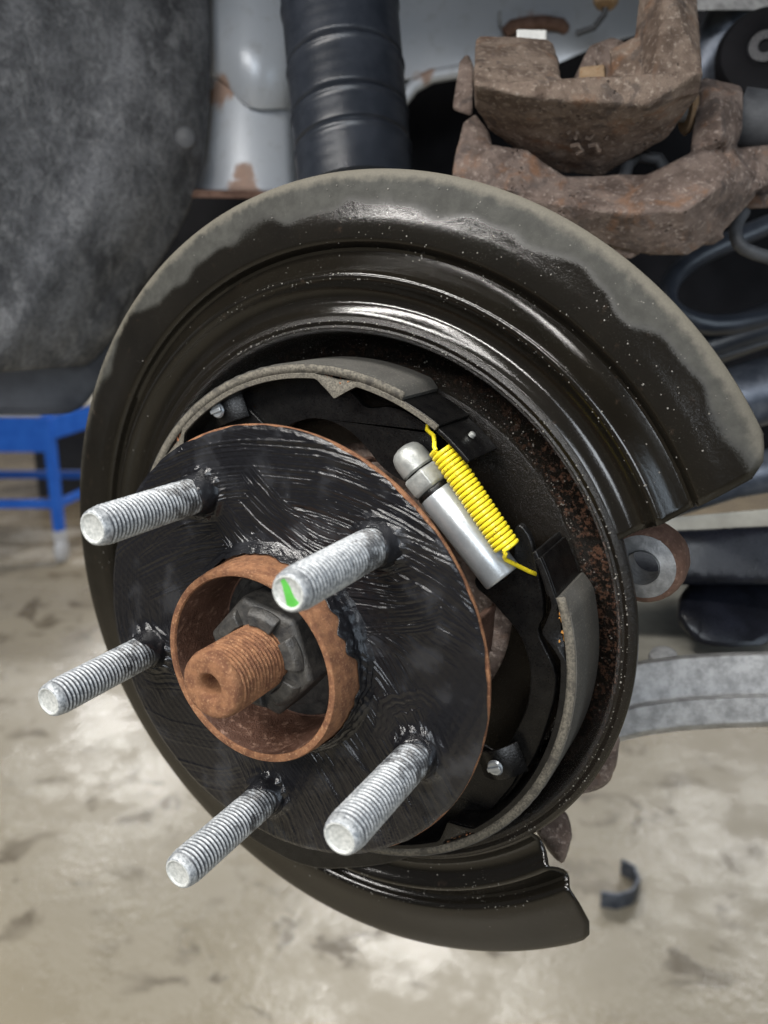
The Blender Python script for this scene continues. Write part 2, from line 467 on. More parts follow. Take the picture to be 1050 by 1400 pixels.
M = dict(
    shield=mat_shield(), bowl=mat_bowl(), grease=mat_grease(), stud=mat_stud(),
    rust=mat_rust('orange_rust', (0.15, 0.064, 0.033), (0.28, 0.132, 0.064), (0.40, 0.225, 0.12), 0.75, 2.4, 0.35),
    rust_dark=mat_rust('dark_rust', (0.11, 0.06, 0.042), (0.17, 0.10, 0.075), (0.25, 0.155, 0.115), 0.75, 1.2, 0.5),
    cast=mat_rust('rusty_cast_iron', (0.15, 0.105, 0.08), (0.31, 0.235, 0.185), (0.50, 0.41, 0.34), 0.6, 0.8, 1.5, 1.6, True),
    cast_dark=mat_rust('brown_cast_iron', (0.115, 0.082, 0.068), (0.25, 0.19, 0.16), (0.42, 0.345, 0.30), 0.58, 0.8, 1.3, 1.2, True),
    bore=mat_rust('shaded_bore_rust', (0.07, 0.032, 0.02), (0.12, 0.06, 0.04), (0.26, 0.155, 0.11), 0.5, 0.8, 0.6),  # rust darkened to put the shade inside the bore into its colour
    stud_end=simple('pale_zinc', (0.33, 0.345, 0.335), (0.52, 0.53, 0.51), (0.4, 0.55), 0.1, 0.9, 0.15),
    green=simple('green_paint', (0.07, 0.34, 0.045), (0.10, 0.42, 0.07), (0.4, 0.5)),
    nut=simple('black_phosphate', (0.024, 0.024, 0.024), (0.066, 0.062, 0.056), (0.36, 0.55), 0.0, 0.3, 0.25),
    web=simple('black_oily_steel', (0.003, 0.003, 0.0034), (0.008, 0.0077, 0.0074), (0.22, 0.42), 0.0, 0.2, 0.10, 1.5, 0.35),
    lining=mat_lining(), lining_edge=mat_lining_edge(),
    zinc=simple('bright_zinc', (0.38, 0.41, 0.435), (0.50, 0.53, 0.55), (0.27, 0.42), 0.6, 0.12, 0.04),
    zinc_dull=simple('dull_zinc', (0.27, 0.28, 0.27), (0.42, 0.43, 0.41), (0.34, 0.5), 0.5, 0.3, 0.08),
    yellow=mat_yellow(),
    rubber=simple('black_rubber', (0.018, 0.022, 0.030), (0.032, 0.037, 0.048), (0.26, 0.38), 0.0, 0.06, 0.08),
    rubber_grey=simple('dusty_rubber', (0.035, 0.037, 0.042), (0.065, 0.068, 0.074), (0.5, 0.65), 0.0, 0.1, 0.2),
    plastic=simple('black_plastic', (0.005, 0.0055, 0.008), (0.011, 0.012, 0.018), (0.22, 0.4), 0.0, 0.05, 0.1, 1.5, 0.4),
    trim=simple('dusty_blue_black_trim', (0.018, 0.021, 0.028), (0.045, 0.05, 0.06), (0.5, 0.7), 0.0, 0.03, 0.3),
    silver=mat_silver(), felt=mat_felt(), floor=mat_floor(),
    alu=simple('grey_painted_steel', (0.20, 0.20, 0.20), (0.37, 0.37, 0.37), (0.38, 0.6), 0.1, 0.16, 0.5, 0.5),
    pan=simple('beige_grey_paint', (0.26, 0.25, 0.215), (0.36, 0.345, 0.30), (0.3, 0.45), 0.0, 0.05, 0.2),  # beige tint stands in for floor light reflected in the pan
    machined=simple('machined_grey', (0.17, 0.175, 0.18), (0.32, 0.325, 0.33), (0.35, 0.5), 0.25, 0.3, 0.15),
    shaft=simple('blue_black_shaft', (0.045, 0.055, 0.075), (0.12, 0.135, 0.165), (0.3, 0.45), 0.5, 0.08, 0.15),
    blue=simple('blue_enamel', (0.010, 0.105, 0.52), (0.018, 0.135, 0.60), (0.3, 0.4), 0.0, 0.02, 0.1),
    mat_tray=simple('cream_worktop', (0.55, 0.52, 0.44), (0.66, 0.63, 0.55), (0.5, 0.6), 0.0, 0.02, 0.1),
    red=simple('red_plastic', (0.55, 0.02, 0.02), (0.62, 0.03, 0.03), (0.4, 0.5)),
    dark=simple('near_black', (0.003, 0.003, 0.004), (0.008, 0.008, 0.010), (0.6, 0.8), 0.0, 0.02, 0.3, 1.5, 0.12),  # near-black for the shade sheet, arch roof and bush
    white=simple('white_plastic', (0.66, 0.66, 0.64), (0.78, 0.78, 0.75), (0.4, 0.5)),
    caster=simple('grey_caster', (0.42, 0.43, 0.45), (0.55, 0.56, 0.58), (0.4, 0.5)),
    tan=mat_rust('tan_rust', (0.28, 0.19, 0.11), (0.38, 0.27, 0.17), (0.30, 0.15, 0.06), 0.7, 0.9, 0.4),
    crumb=mat_rust('rust_crumbs', (0.30, 0.11, 0.05), (0.42, 0.20, 0.09), (0.50, 0.26, 0.15), 0.6, 2.0, 0.5),
    ochre=mat_rust('ochre_rust', (0.42, 0.17, 0.03), (0.55, 0.26, 0.05), (0.30, 0.11, 0.03), 0.8, 2.0, 0.5),
    drop=simple('pale_glint', (0.10, 0.095, 0.085), (0.24, 0.23, 0.21), (0.08, 0.16), 0.0, 0.3, 0.0),  # pale colour paints in the glints on the droplets
)

# ---------------------------------------------------------------- the setting: floor
fb = MB()
fb.grid([[(u, -1050, w) for u in (-30000, -8000, -2000, 0, 2000, 8000, 30000)] for w in (8000, 1500, 0, -1500, -5000, -12000, -40000)])
tag(fb.build('workshop_floor', M['floor']), kind='structure')

# ---------------------------------------------------------------- dust shield with its dished centre
shield = thing('dust_shield', 'large oily black brake dust shield ringed round the hub, with a wedge missing at right', 'dust shield', (0, 0, -60))
prof = [(152.6, -57.6), (152.7, -56.4), (151.9, -55.4), (150.4, -54.9), (146, -54.2), (138, -52.9), (131.5, -51.2), (130.2, -51.4),
        (129.2, -52.6), (128.2, -54.2), (126.8, -54.6), (125.2, -53.8), (122.5, -51.0), (120.4, -48.3), (119.3, -46.7), (118.8, -46.35),
        (118.2, -46.3), (117.5, -46.6), (116.4, -47.6), (114.6, -48.8), (113, -49.4), (110.6, -49.7), (108.6, -49.0), (106.6, -47.2), (105.2, -46.2), (104.2, -45.9)]
mb = MB()
rows = []
NA = 260
for r, w in prof:
    s = np.interp(r, [103, 126, 146, 149.5, 151.5, 152.7], [22.0, 23.2, 24.8, 25.6, 27.0, 29.0])
    e = 360 + np.interp(r, [103, 107, 118, 131, 146, 149.5, 151.6, 152.7], [-44.0, -45.0, -46.2, -47.3, -48.9, -49.6, -51.0, -53.5])
    row = []
    for i in range(NA + 1):
        a = s + (e - s) * i / NA
        ww = w + 0.25 * math.sin(math.radians(a * 5 + r)) * (r - 104) / 48
        row.append(pol(r, a, ww))
    rows.append(row)
mb.grid(rows)
mb.build('shield_plate', M['shield'], shield, solid=1.0, solid_off=0)
mb = MB()
bowl = [(105.4, -48.4), (105.4, -46.8), (104.6, -45.7), (103.6, -45.3), (102.9, -45.7), (102.2, -46.0), (101.5, -45.7), (100.7, -46.2), (100.1, -47.4),
        (99.7, -50), (99.4, -56), (98.8, -62), (97.6, -65), (95, -66.6), (89.5, -66.9), (87.6, -66.2), (86.6, -64.6), (85.6, -63.9), (83, -63.6), (72, -63.4), (60, -63.4), (58.5, -64.2), (58.2, -66.5)]
mb.lathe(bowl, 220)
mb.build('bowl', M['bowl'], shield, solid=1.2, solid_off=0)
# oil droplets in the grooves, coloured pale to imitate sparkle
mb = MB()
def drop(p, r):
    n = 6
    vs, fs = [], []
    for j, (rr, h) in enumerate(((1.0, 0.0), (0.8, 0.55), (0.0, 0.85))):
        if rr == 0: vs.append((p[0], p[1], p[2] + h * r)); continue
        for k in range(n):
            a = 2 * PI * k / n
            vs.append((p[0] + rr * r * math.cos(a), p[1] + rr * r * math.sin(a), p[2] + h * r))
    for k in range(n):
        fs.append((k, (k + 1) % n, n + (k + 1) % n, n + k)); fs.append((n + k, n + (k + 1) % n, 2 * n))
    mb.add(vs, fs)
pr_r = [q[0] for q in prof][::-1]; pr_w = [q[1] for q in prof][::-1]
pr_r += [q[0] for q in bowl if q[0] < 104][::1]
tab = sorted([(r, w) for r, w in prof] + [(r, w + 0.15) for r, w in bowl if r < 104.1])
tr = [q[0] for q in tab]; tw = [q[1] for q in tab]
for i in range(1500):
    q = random.random()
    if q < 0.13: r, a = random.gauss(129.5, 1.2), random.uniform(-115, -55)
    elif q < 0.20: r, a = random.gauss(118.5, 2.0), random.uniform(-110, -52)
    elif q < 0.40: r, a = random.uniform(120, 150), random.gauss(65, 22)
    elif q < 0.46: r, a = random.uniform(106, 140), random.uniform(110, 300)
    elif q < 0.64: r, a = random.choice((103.6, 101.8)) + random.gauss(0, 0.3), random.uniform(-50, 120)
    elif q < 0.76: r, a = random.choice((119.4, 117.2)) + random.gauss(0, 0.35), random.uniform(26, 120)
    elif q < 0.90: r, a = random.gauss(86.2, 0.9), random.uniform(-45, 75)
    else: r, a = random.uniform(87, 98), random.uniform(-20, 110)
    if r > 104.5 and not (26 < a % 360 < 306): continue
    w = float(np.interp(r, tr, tw)) + 0.52
    drop(pol(r, a, w), random.choice((0.12, 0.14, 0.17, 0.2, 0.24, 0.32)))
tag(mb.build('glint_droplet', M['drop'], shield), kind='stuff')

# ---------------------------------------------------------------- wheel hub
hub = thing('wheel_hub', 'round wheel hub flange smeared with black grease and carrying five wheel studs', 'wheel hub', (0, 0, 0))
mb = MB().lathe([(30, -0.3), (73.4, -0.3), (74.3, -0.7), (74.5, -1.2), (74.2, -2.2), (73.2, -2.9), (70.0, -6.5), (66, -9), (52, -9.6), (50, -16), (50, -30)], 180)
mb.build('flange', M['rust'], hub)
# brushed grease: overlapping strokes laid down one after another
nr, na = 165, 1300
R = np.linspace(34.0, 74.2, nr)[:, None]
A = np.linspace(0, 2 * PI, na, endpoint=False)[None, :]
edge = 0.5 * np.sin(A * 7 + 1) + 0.35 * np.sin(A * 17) + 0.25 * np.sin(A * 41 + 2)
Rr = R - (R - 34.0) / 40.2 * np.clip(edge * 0.6, -0.2, 1.0)
U, V = Rr * np.cos(A), Rr * np.sin(A)
H = np.full(U.shape, 0.45) + 0.0 * U
def profile1(n=400, pitch=1.0):
    x = rng.normal(size=n)
    k = np.array([0.25, 0.5, 1, 0.5, 0.25]); x = np.convolve(x, k / k.sum(), 'same')
    x = x / np.abs(x).max()
    return x
def bristle(a, b):
    """smooth random relief, drawn out along the stroke"""
    T = rng.normal(size=(128, 128))
    ia, ib = np.floor(a), np.floor(b)
    fa, fb = a - ia, b - ib
    fa = fa * fa * (3 - 2 * fa); fb = fb * fb * (3 - 2 * fb)
    ia, ib = ia.astype(int) % 128, ib.astype(int) % 128
    ja, jb = (ia + 1) % 128, (ib + 1) % 128
    return (T[ia, ib] * (1 - fa) + T[ja, ib] * fa) * (1 - fb) + (T[ia, jb] * (1 - fa) + T[ja, jb] * fa) * fb
def stroke(cx, cy, Rad, a0, a1, wid, amp):
    global H
    d = np.hypot(U - cx, V - cy) - Rad
    ang = np.degrees(np.arctan2(V - cy, U - cx))
    mid = 0.5 * (a0 + a1); half = 0.5 * (a1 - a0)
    da = (ang - mid + 180) % 360 - 180
    d = d + 0.7 * np.sin(da * 0.11 + cx) + 0.3 * np.sin(da * 0.31 + cy)
    ends = np.clip((half - np.abs(da)) / 5.0, 0, 1)
    m = np.clip((wid - np.abs(d)) / 1.2, 0, 1) * ends
    pf = profile1()
    sl = np.radians(da) * Rad
    x = bristle(d * 2.5 + 0.25 * np.sin(sl * 0.25), sl * 0.045)
    x2 = bristle(d * 5.0, sl * 0.30)
    new = 0.5 + 0.17 * amp * (0.35 + 0.65 * np.clip(bristle(d * 0.12, sl * 0.05) + 0.6, 0, 1.6)) * (x + 0.38 * x2) + 0.28 * np.exp(-((np.abs(d) - wid) / 0.9) ** 2)
    H = H * (1 - m) + new * m
for i in range(26):       # left and lower film, thin strokes in all directions
    a = random.uniform(0, 360)
    stroke(random.uniform(-90, 10), random.uniform(-80, 20), random.uniform(30, 90), a, a + random.uniform(40, 110), random.uniform(4, 9), 0.45)
for i in range(22):       # lower right: long diagonal strokes running down to the right
    stroke(random.uniform(-100, -60), random.uniform(-115, -70), random.uniform(88, 150), random.uniform(5, 20), random.uniform(60, 85), random.uniform(5, 9), 0.9)
for i in range(10):       # left: vertical curls hugging the rim
    stroke(random.uniform(-5, 10), random.uniform(0, 14), random.uniform(48, 70), 140 + random.uniform(-10, 10), 195 + random.uniform(-10, 10), random.uniform(4, 7), 1.05)
for i in range(30):       # top: broad sweeps from the left rim over to the right
    stroke(random.uniform(-12, 25), random.uniform(-95, -50), random.uniform(95, 140), random.uniform(52, 75), random.uniform(100, 135), random.uniform(5, 9), 1.2)
for i in range(7):        # swooping strokes under the top right stud
    stroke(random.uniform(20, 34), random.uniform(78, 100), random.uniform(52, 68), random.uniform(215, 235), random.uniform(280, 310), random.uniform(3, 6), 1.2)
stroke(52, -18, 12, 30, 200, 4, 0.35)
H += 0.05 * np.sin(U * 1.7 + V * 0.6) * np.sin(V * 1.3)
SA = [119.87 - 72 * k for k in range(5)]          # stud angles
for s in SA:
    d = np.hypot(U - 57.15 * math.cos(math.radians(s)), V - 57.15 * math.sin(math.radians(s)))
    H += 1.5 * np.exp(-((d - 7.4) / 1.7) ** 2) * (0.75 + 0.35 * np.sin(A * 61 + R * 1.1))
H += 0.9 * np.exp(-((R - 34.5) / 3.0) ** 2) * (0.5 + 0.5 * np.sin(A * 5 + 0.7)) * (0.6 + 0.4 * np.sin(A * 23 + 1))
H *= np.clip((74.4 - Rr) / 1.5, 0.1, 1)
H = np.clip(H, 0.06, 3)
mb = MB()
rows = [[(U[i, j], V[i, j], H[i, j]) for j in range(na)] for i in range(nr)]
mb.grid(rows, closed_u=True)
g = mb.build('grease_coat', M['grease'], hub, fix=False, sharp=0)
g.data.flip_normals()
# grease smeared over the right shoulder of the pilot ring
ph = [random.uniform(0, 6.28) for _ in range(40)]
def wob(x, f0, f1, k0=0):
    return sum(math.sin(x * f + ph[(k0 + f) % 40]) / (f ** 0.6) for f in range(f0, f1)) / 1.6
mb = MB()
rows = []
na2 = 720
for i in range(19):
    t = i / 18
    row = []
    for k in range(na2):
        ad = -180 + 360 * k / na2
        ar = math.radians(ad)
        reach = 3.0 + 8.5 * math.exp(-((ad - 30) / 22) ** 2) + 4.5 * math.exp(-((ad + 30) / 24) ** 2) + 3.0 * math.exp(-((ad - 88) / 30) ** 2) + 1.5 * math.exp(-((ad + 100) / 30) ** 2)
        top = reach * max(0.25, 0.85 + 0.34 * wob(ar, 5, 13, 3) + 0.20 * wob(ar, 18, 48, 3))
        hgt = max(0.05, top) * t
        base = np.interp(hgt, [0, 2.0, 3.5, 10, 11.5, 13, 18], [37.6, 35.2, 34.0, 33.2, 33.1, 32.7, 32.6])
        bmp = max(-0.5, 0.6 * wob(ar + 0.06 * i, 14, 36, 9) + 0.6 * wob(ar * 1.0 - 0.11 * i, 25, 70, 14))
        ee = min(1, t * 3, (1 - t) * 3.5)
        row.append((math.cos(ar) * (base + (0.45 + 0.6 * bmp) * ee - 0.1), math.sin(ar) * (base + (0.45 + 0.6 * bmp) * ee - 0.1), hgt))
    rows.append(row)
mb.grid(rows, closed_u=True)
mb.build('grease_smear', M['grease'], hub, solid=0.25, sharp=0)
# pilot ring: rusty collar with an open bore
mb = MB().lathe([(33.4, -0.2), (33.0, 8.0), (32.9, 11.4), (32.5, 11.9), (32.4, 15.3), (32.0, 16.1), (31.0, 16.3), (30.1, 16.1), (29.6, 15.2)], 160)
mb.build('pilot_ring', M['rust'], hub)
mb = MB().lathe([(29.65, 15.6), (29.4, 14.6), (29.2, 10), (28.7, -2), (28.3, -9), (26, -10.2), (14, -10.4)], 160)
mb.build('bore', M['bore'], hub)
# bearing housing seen past the edge of the flange
mb = MB().lathe([(50, -15), (54, -17), (55, -30), (54, -58), (40, -62), (20, -62)], 96)
for a in (98, -6, 188, 275):
    c = pol(58, a, 0)
    mb.lathe([(0, -22), (10, -22), (12, -24), (12.5, -40), (12, -58)], 24, (c[0], c[1], 0))
mb.build('bearing_housing', M['rust_dark'], hub, remesh=1.6, smooth_it=4, disp=[(9, 0.7)])
for a in (98, -6, 188, 275):
    c = pol(58, a, 0)
    MB().lathe([(0, -15.5), (5.2, -15.5), (6, -16.5), (6, -22.5)], 6, (c[0], c[1], 0), smooth=False).build('bearing_bolt', M['rust_dark'], hub, bevel=0.4)

def stud_mesh(L=46.8):
    mb = MB()
    n, pitch = 40, 1.5
    rows = []
    h = -1.0
    prof2 = []
    hs = np.concatenate([np.array([-1.0, 1.0, 2.5, 3.6]), np.arange(4.0, L - 2.2, pitch / 7), np.array([L - 2.0, L - 1.3, L - 0.5, L - 0.1, L, L, L])])
    nh = len(hs)
    for i, h in enumerate(hs):
        row = []
        for k in range(n):
            a = 2 * PI * k / n
            if h <= 3.7: r = 6.15 if h < 3 else 5.7
            elif i >= nh - 7:
                r = (5.6, 5.45, 5.15, 4.85, 4.6, 4.2, 4.1)[i - (nh - 7)]
            else:
                ph = (h / pitch - k / n) % 1.0
                tri = abs(ph * 2 - 1)
                r = 5.12 + 0.88 * min(1.0, max(0.0, tri * 1.35 - 0.12))
                r = min(r, np.interp(h, [3.6, 6.5], [5.7, 6.0]), np.interp(h, [L - 4.4, L - 2.2], [6.0, 5.65]))
            row.append((r * math.cos(a), r * math.sin(a), h))
        rows.append(row)
    mb.grid(rows, closed_u=True)
    return mb
stud_mb = stud_mesh()
end_mb = MB().lathe([(4.62, 46.82), (4.3, 46.92), (4.0, 46.78), (3.75, 46.45), (3.6, 46.4), (0.001, 46.36)], 36)
first = None
for i, s in enumerate(SA):
    c = pol(57.15, s, 0)
    if first is None:
        o = stud_mb.build('wheel_stud', M['stud'], hub, origin=(0, 0, 0))
        e = end_mb.build('stud_end', M['stud_end'], o, origin=(0, 0, 0))
        first = (o, e)
    else:
        o = first[0].copy(); scene.collection.objects.link(o); o.parent = hub
        e = first[1].copy(); scene.collection.objects.link(e); e.parent = o
    o.location = B(c)
    o.rotation_euler = (0, random.uniform(0, 6), 0)
    ABS[o.name] = Vector(c)
    # clump of grease wiped round the foot of the stud
    mb = MB()
    rows = []
    for j in range(13):
        t = j / 12
        row = []
        for k in range(44):
            a = 2 * PI * k / 44
            lump = 0.55 * math.sin(a * 2 + i * 2.1) + 0.35 * math.sin(a * 5 + i + j * 0.5) + 0.25 * math.sin(a * 9 + j * 0.9)
            hh = (5.6 + 1.7 * math.sin(a + i * 1.3 + 1.2) + 0.8 * math.sin(3 * a + i)) * t
            rr = np.interp(t, [0, 0.2, 0.55, 0.85, 1], [8.6, 7.5, 7.0, 6.6, 6.05]) + 0.42 * lump * (1 if 0 < j < 12 else 0.3)
            row.append((c[0] + rr * math.cos(a), c[1] + rr * math.sin(a), 0.2 + hh))
        rows.append(row)
    mb.grid(rows, closed_u=True)
    gc = mb.build('grease_clump', M['grease'], hub, sharp=0)
    if i == 1:
        o['label'] = 'stud with a green paint mark on its end'
        pts = [(x * 1.18, y * 1.18) for x, y in [(-1.9, 2.4), (-0.9, 2.75), (0.2, 1.4), (1.2, -0.6), (2.3, -1.6), (2.2, -2.2), (0.6, -2.9), (-0.6, -2.6), (-0.9, -1.0), (-1.4, 1.0)]]
        MB().prism([(c[0] + p[0] * 1.12, c[1] + p[1] * 1.12, 46.3) for p in pts], (0, 0, 0.16)).build('paint_mark', M['green'], hub)

# ---------------------------------------------------------------- axle shaft and nut
shaft = thing('axle_shaft', 'rusty orange threaded axle end poking out of the hub centre', 'axle shaft', (0, 0, -12))
mb = MB()
hs = np.concatenate([np.array([-12.0, 8.0]), np.arange(8.2, 31.2, 1.6 / 6), np.array([31.4, 32.4, 33.3, 33.9, 34.1, 34.1, 34.0, 33.0, 31.6, 22.0])])
rows = []
n = 64
for i, h in enumerate(hs):
    tail = i - (len(hs) - 10)
    row = []
    for k in range(n):
        a = 2 * PI * k / n
        if tail >= 0: r = (10.6, 10.5, 10.2, 9.6, 8.8, 5.0, 4.6, 3.9, 3.5, 2.6)[tail]
        elif h < 8.1: r = 10.6
        else:
            ph = (h / 1.6 - k / n) % 1.0
            r = 10.05 + 0.92 * min(1, abs(ph * 2 - 1) * 1.3)
        row.append((r * math.cos(a) - 0.4, r * math.sin(a) + 1.2, h))
    rows.append(row)
mb.grid(rows, closed_u=True)
mb.build('threaded_end', M['rust'], shaft)

nut = thing('axle_nut', 'black hex axle nut with staked collar threaded on the rusty axle end', 'nut', (0, 0.6, -9))
mb = MB()
HC = (-0.3, 0.8)
hexr = 20.4
mb.lathe([(11.4, -6), (hexr, -6), (hexr, 8.6), (hexr - 1.5, 9.8), (11.4, 10.0)], 6, (HC[0], HC[1], 0), smooth=False)
o = mb.build('hex_body', M['nut'], nut, bevel=0.7)
o.rotation_euler = (0, 0, 0)
# turn the hexagon so that its corners stand as in the photograph
rot = math.radians(48)
for vtx in o.data.vertices:
    x, z = vtx.co.x - (HC[0] - 0) * 0.001, vtx.co.z - (HC[1] - 0.6) * 0.001
    vtx.co.x = x * math.cos(rot) - z * math.sin(rot) + HC[0] * 0.001
    vtx.co.z = x * math.sin(rot) + z * math.cos(rot) + (HC[1] - 0.6) * 0.001
for a in (18, 78, 138, 198, 258, 318):           # castellated crown
    rows = []
    for i in range(7):
        b = a - 20 + 40 * i / 6
        rows.append([pol(r, b, w, HC) for r, w in ((11.3, 9.4), (17.4, 9.4), (16.6, 11.2), (15.4, 12.4), (11.6, 12.5))])
    mb = MB().grid(rows, closed_u=True, smooth=False)
    mb.f += [(0, 1, 2, 3, 4), (34, 33, 32, 31, 30)]; mb.s += [False, False]
    mb.build('crown_lug', M['nut'], nut, bevel=0.45)
MB().lathe([(11, -5.8), (22.5, -5.8), (23.6, -6.6), (23.8, -8.2), (11, -8.2)], 80, (HC[0], HC[1], 0)).build('nut_flange', M['nut'], nut)
MB().lathe([(11, -8.3), (27.0, -8.3), (27.6, -8.8), (27.6, -10.1), (11, -10.1)], 80).build('washer', M['nut'], nut)

# ---------------------------------------------------------------- parking brake shoes
def shoe(label, c, a0, a1, l0, l1, crimps, R0, web_poly, tab_ends):
    """table from a0 to a1 degrees (hub angles) with lining from l0 to l1, centred on c; R0 is the lining's outer radius"""
    t = thing('brake_shoe', label, 'brake shoe', (c[0], c[1], -46), 'parking brake shoes inside the dust shield')
    wf, wb = -33.5, -59.5
    def sweep(ri, ro, w0, w1, b0, b1, n, dip=True, bevel_end=0):
        rows = []
        for i in range(n + 1):
            a = b0 + (b1 - b0) * i / n
            q = 0
            if dip:
                for ca, wd, dp in crimps:
                    q += dp * max(0, 1 - abs(a - ca) / wd)
            sec = [(ri - q, w0), (ro - q, w0), (ro - q * 0.0 if q < 0.01 else ro - q, w1), (ri - q, w1)]
            # crimps fade towards the back edge of the table
            sec = [(ri - q, w0), (ro - q, w0), (ro - q * 0.15, w1), (ri - q * 0.15, w1)]
            rows.append([pol(r, a, w, c) for r, w in sec])
        mb = MB()
        mb.grid(rows, closed_u=True, smooth=False)
        nn = len(rows) * 4
        mb.f += [(0, 1, 2, 3), (nn - 1, nn - 2, nn - 3, nn - 4)]; mb.s += [False, False]
        return mb
    tb = sweep(R0 - 5.2, R0 - 3.4, wf - 0.6, wb + 0.6, a0, a1, 150)
    tb.build('table', M['web'], t, bevel=0.3)
    rim = sweep(R0 - 5.3, R0 - 3.5, wf + 0.7, wf - 0.7, a0, a1, 150)
    rim.build('table_edge', M['lining_edge'] if label.startswith('upper') else M['web'], t, bevel=0.2)
    ln = MB()
    rows = []
    n = 110
    for i in range(n + 1):
        a = l0 + (l1 - l0) * i / n
        th = min(1, 0.35 + min(i, n - i) / 4)
        wob = 0.12 * math.sin(a * 1.7)
        sec = [(R0 - 3.3, wf), (R0 - 3.3 + 3.1 * th, wf), (R0 - 3.3 + 3.3 * th + wob, wf - 0.8), (R0 - 3.3 + 3.3 * th, wb), (R0 - 3.3, wb)]
        rows.append([pol(r, a, w, c) for r, w in sec])
    ln.grid(rows, closed_u=True, smooth=False)
    nn = len(rows) * 5
    ln.f += [tuple(range(5)), tuple(range(nn - 1, nn - 6, -1))]; ln.s += [False, False]
    lo = ln.build('lining', M['lining'], t)
    rows = [[pol(R0 - 3.5, l0 + (l1 - l0) * i / n, wf + 0.12, c), pol(R0 - 0.55 + 0.06 * math.sin(i * 0.9) + 0.05 * math.sin(i * 2.3), l0 + (l1 - l0) * i / n, wf + 0.12, c)] for i in range(n + 1)]
    MB().grid(rows).build('worn_edge', M['lining_edge'], lo, solid=0.2)
    for _ in range(2):
        q = [Vector(p) for p in web_poly]
        web_poly = [p for i in range(len(q)) for p in (q[i] * 0.8 + q[(i + 1) % len(q)] * 0.2, q[i] * 0.2 + q[(i + 1) % len(q)] * 0.8)]
    w = MB()
    w.prism(web_poly, (0, 0, -3.2))
    w.build('web', M['web'], t, bevel=0.5)
    for (b0, b1) in tab_ends:
        rows = []
        for i in range(9):
            a = b0 + (b1 - b0) * i / 8
            rows.append([pol(R0 - 5.1 - 0.6 * i / 8, a, w_, c) for w_ in (wf - 0.5, -40, -50, wb + 1)])
        tbm = MB().grid(rows, smooth=False)
        tbm.build('table_tab', M['web'], t, solid=1.6, bevel=0.3)
    for ca, wd, dp in crimps:      # rust crumbs caught in each crimp
        cb = MB()
        for i in range(46):
            a = ca + random.uniform(-wd, wd) * 0.75
            q = dp * max(0, 1 - abs(a - ca) / wd)
            p = Vector(pol(R0 - 3.3 - random.uniform(0.1, 0.95) * q, a, wf - random.uniform(0.6, 2.5), c))
            s = random.uniform(0.35, 0.85)
            cb.hull([p + Vector((random.gauss(0, 1), random.gauss(0, 1), random.gauss(0, 1))).normalized() * s for _ in range(9)], smooth=False)
        cb.build('rust_crumb', M['ochre'] if abs(ca - 8) < 6 else M['crumb'], t)
    return t

# angles measured about each shoe's own centre
CU, CL = (-6.0, 1.0), (1.0, -7.0)
upper_web = [(46.9, 67.5, -44.5), (39.6, 66.4, -44.5), (32.3, 69.4, -44.5), (36.6, 56.1, -44.5), (29.8, 48.2, -44.5), (21.3, 50.6, -44.5), (14.9, 53.8, -44.5), (8.2, 61.0, -44.5), (1.7, 66.1, -44.5), (-6.8, 69.1, -44.5), (-14.5, 69.3, -44.5), (-22.6, 66.8, -44.5), (-27.7, 63.1, -44.5), (-47.2, 47.2, -44.5), (-74.3, 29.1, -44.5), (-99.6, 16.2, -44.5), (-97.0, 41.9, -44.5), (-79.5, 58.7, -44.5), (-70.7, 64.7, -44.5), (-56.1, 74.8, -44.5), (-40.2, 80.7, -44.5), (-22.0, 83.3, -44.5), (-8.0, 83.6, -44.5), (1.0, 81.0, -44.5), (8.3, 73.9, -44.5), (16.9, 75.5, -44.5), (24.0, 74.5, -44.5), (36.4, 67.3, -44.5)]
upper = shoe('upper brake shoe with a beige worn edge, arched over the top of the hub flange', CU, 56.5, 161, 66.5, 158, [(83.5, 5.5, 6.0), (139, 5.0, 5.0)], 89.2, upper_web, [(56.5, 46.5)])
lower_web = [(70.4, 35.9, -44.5), (66.2, 40.8, -44.5), (63.8, 39.0, -44.5), (64.5, 29.5, -44.5), (61.6, 18.7, -44.5), (52.2, 23.6, -44.5), (50.0, 16.6, -44.5), (57.1, 12.1, -44.5), (68.0, 2.0, -44.5), (72.2, -9.6, -44.5), (71.8, -23.5, -44.5), (64.2, -44.1, -44.5), (39.1, -76.5, -44.5), (13.9, -98.5, -44.5), (-29.0, -114.0, -44.5), (-68.2, -105.4, -44.5), (-56.8, -120.3, -44.5), (-21.9, -126.0, -44.5), (13.8, -110.5, -44.5), (39.5, -92.5, -44.5), (46.8, -82.1, -44.5), (55.5, -75.9, -44.5), (67.5, -59.3, -44.5), (76.1, -40.6, -44.5), (80.9, -19.7, -44.5), (81.3, -8.8, -44.5), (73.2, 4.7, -44.5), (76.2, 11.1, -44.5)]
lower = shoe('lower right brake shoe with dark grey lining curving beside the zinc adjuster', CL, 28.5, -120, 19.5, -118, [(12.0, 6.0, 5.5), (-53.5, 5.5, 6.0)], 90.0, lower_web, [(30.0, 20.0)])
for t_, c, a, w_ in ((upper, CU, 51.5, -47), (lower, CL, 26.0, -47)):
    p = pol(86.0, a, w_, c)
    n_ = Vector((math.cos(math.radians(a)), math.sin(math.radians(a)), 0))
    MB().lathe([(0.01, 0.6), (0.8, 0.5), (1.2, 0.1), (1.2, -1)], 14, p, n_).build('rivet', M['zinc_dull'], t_)

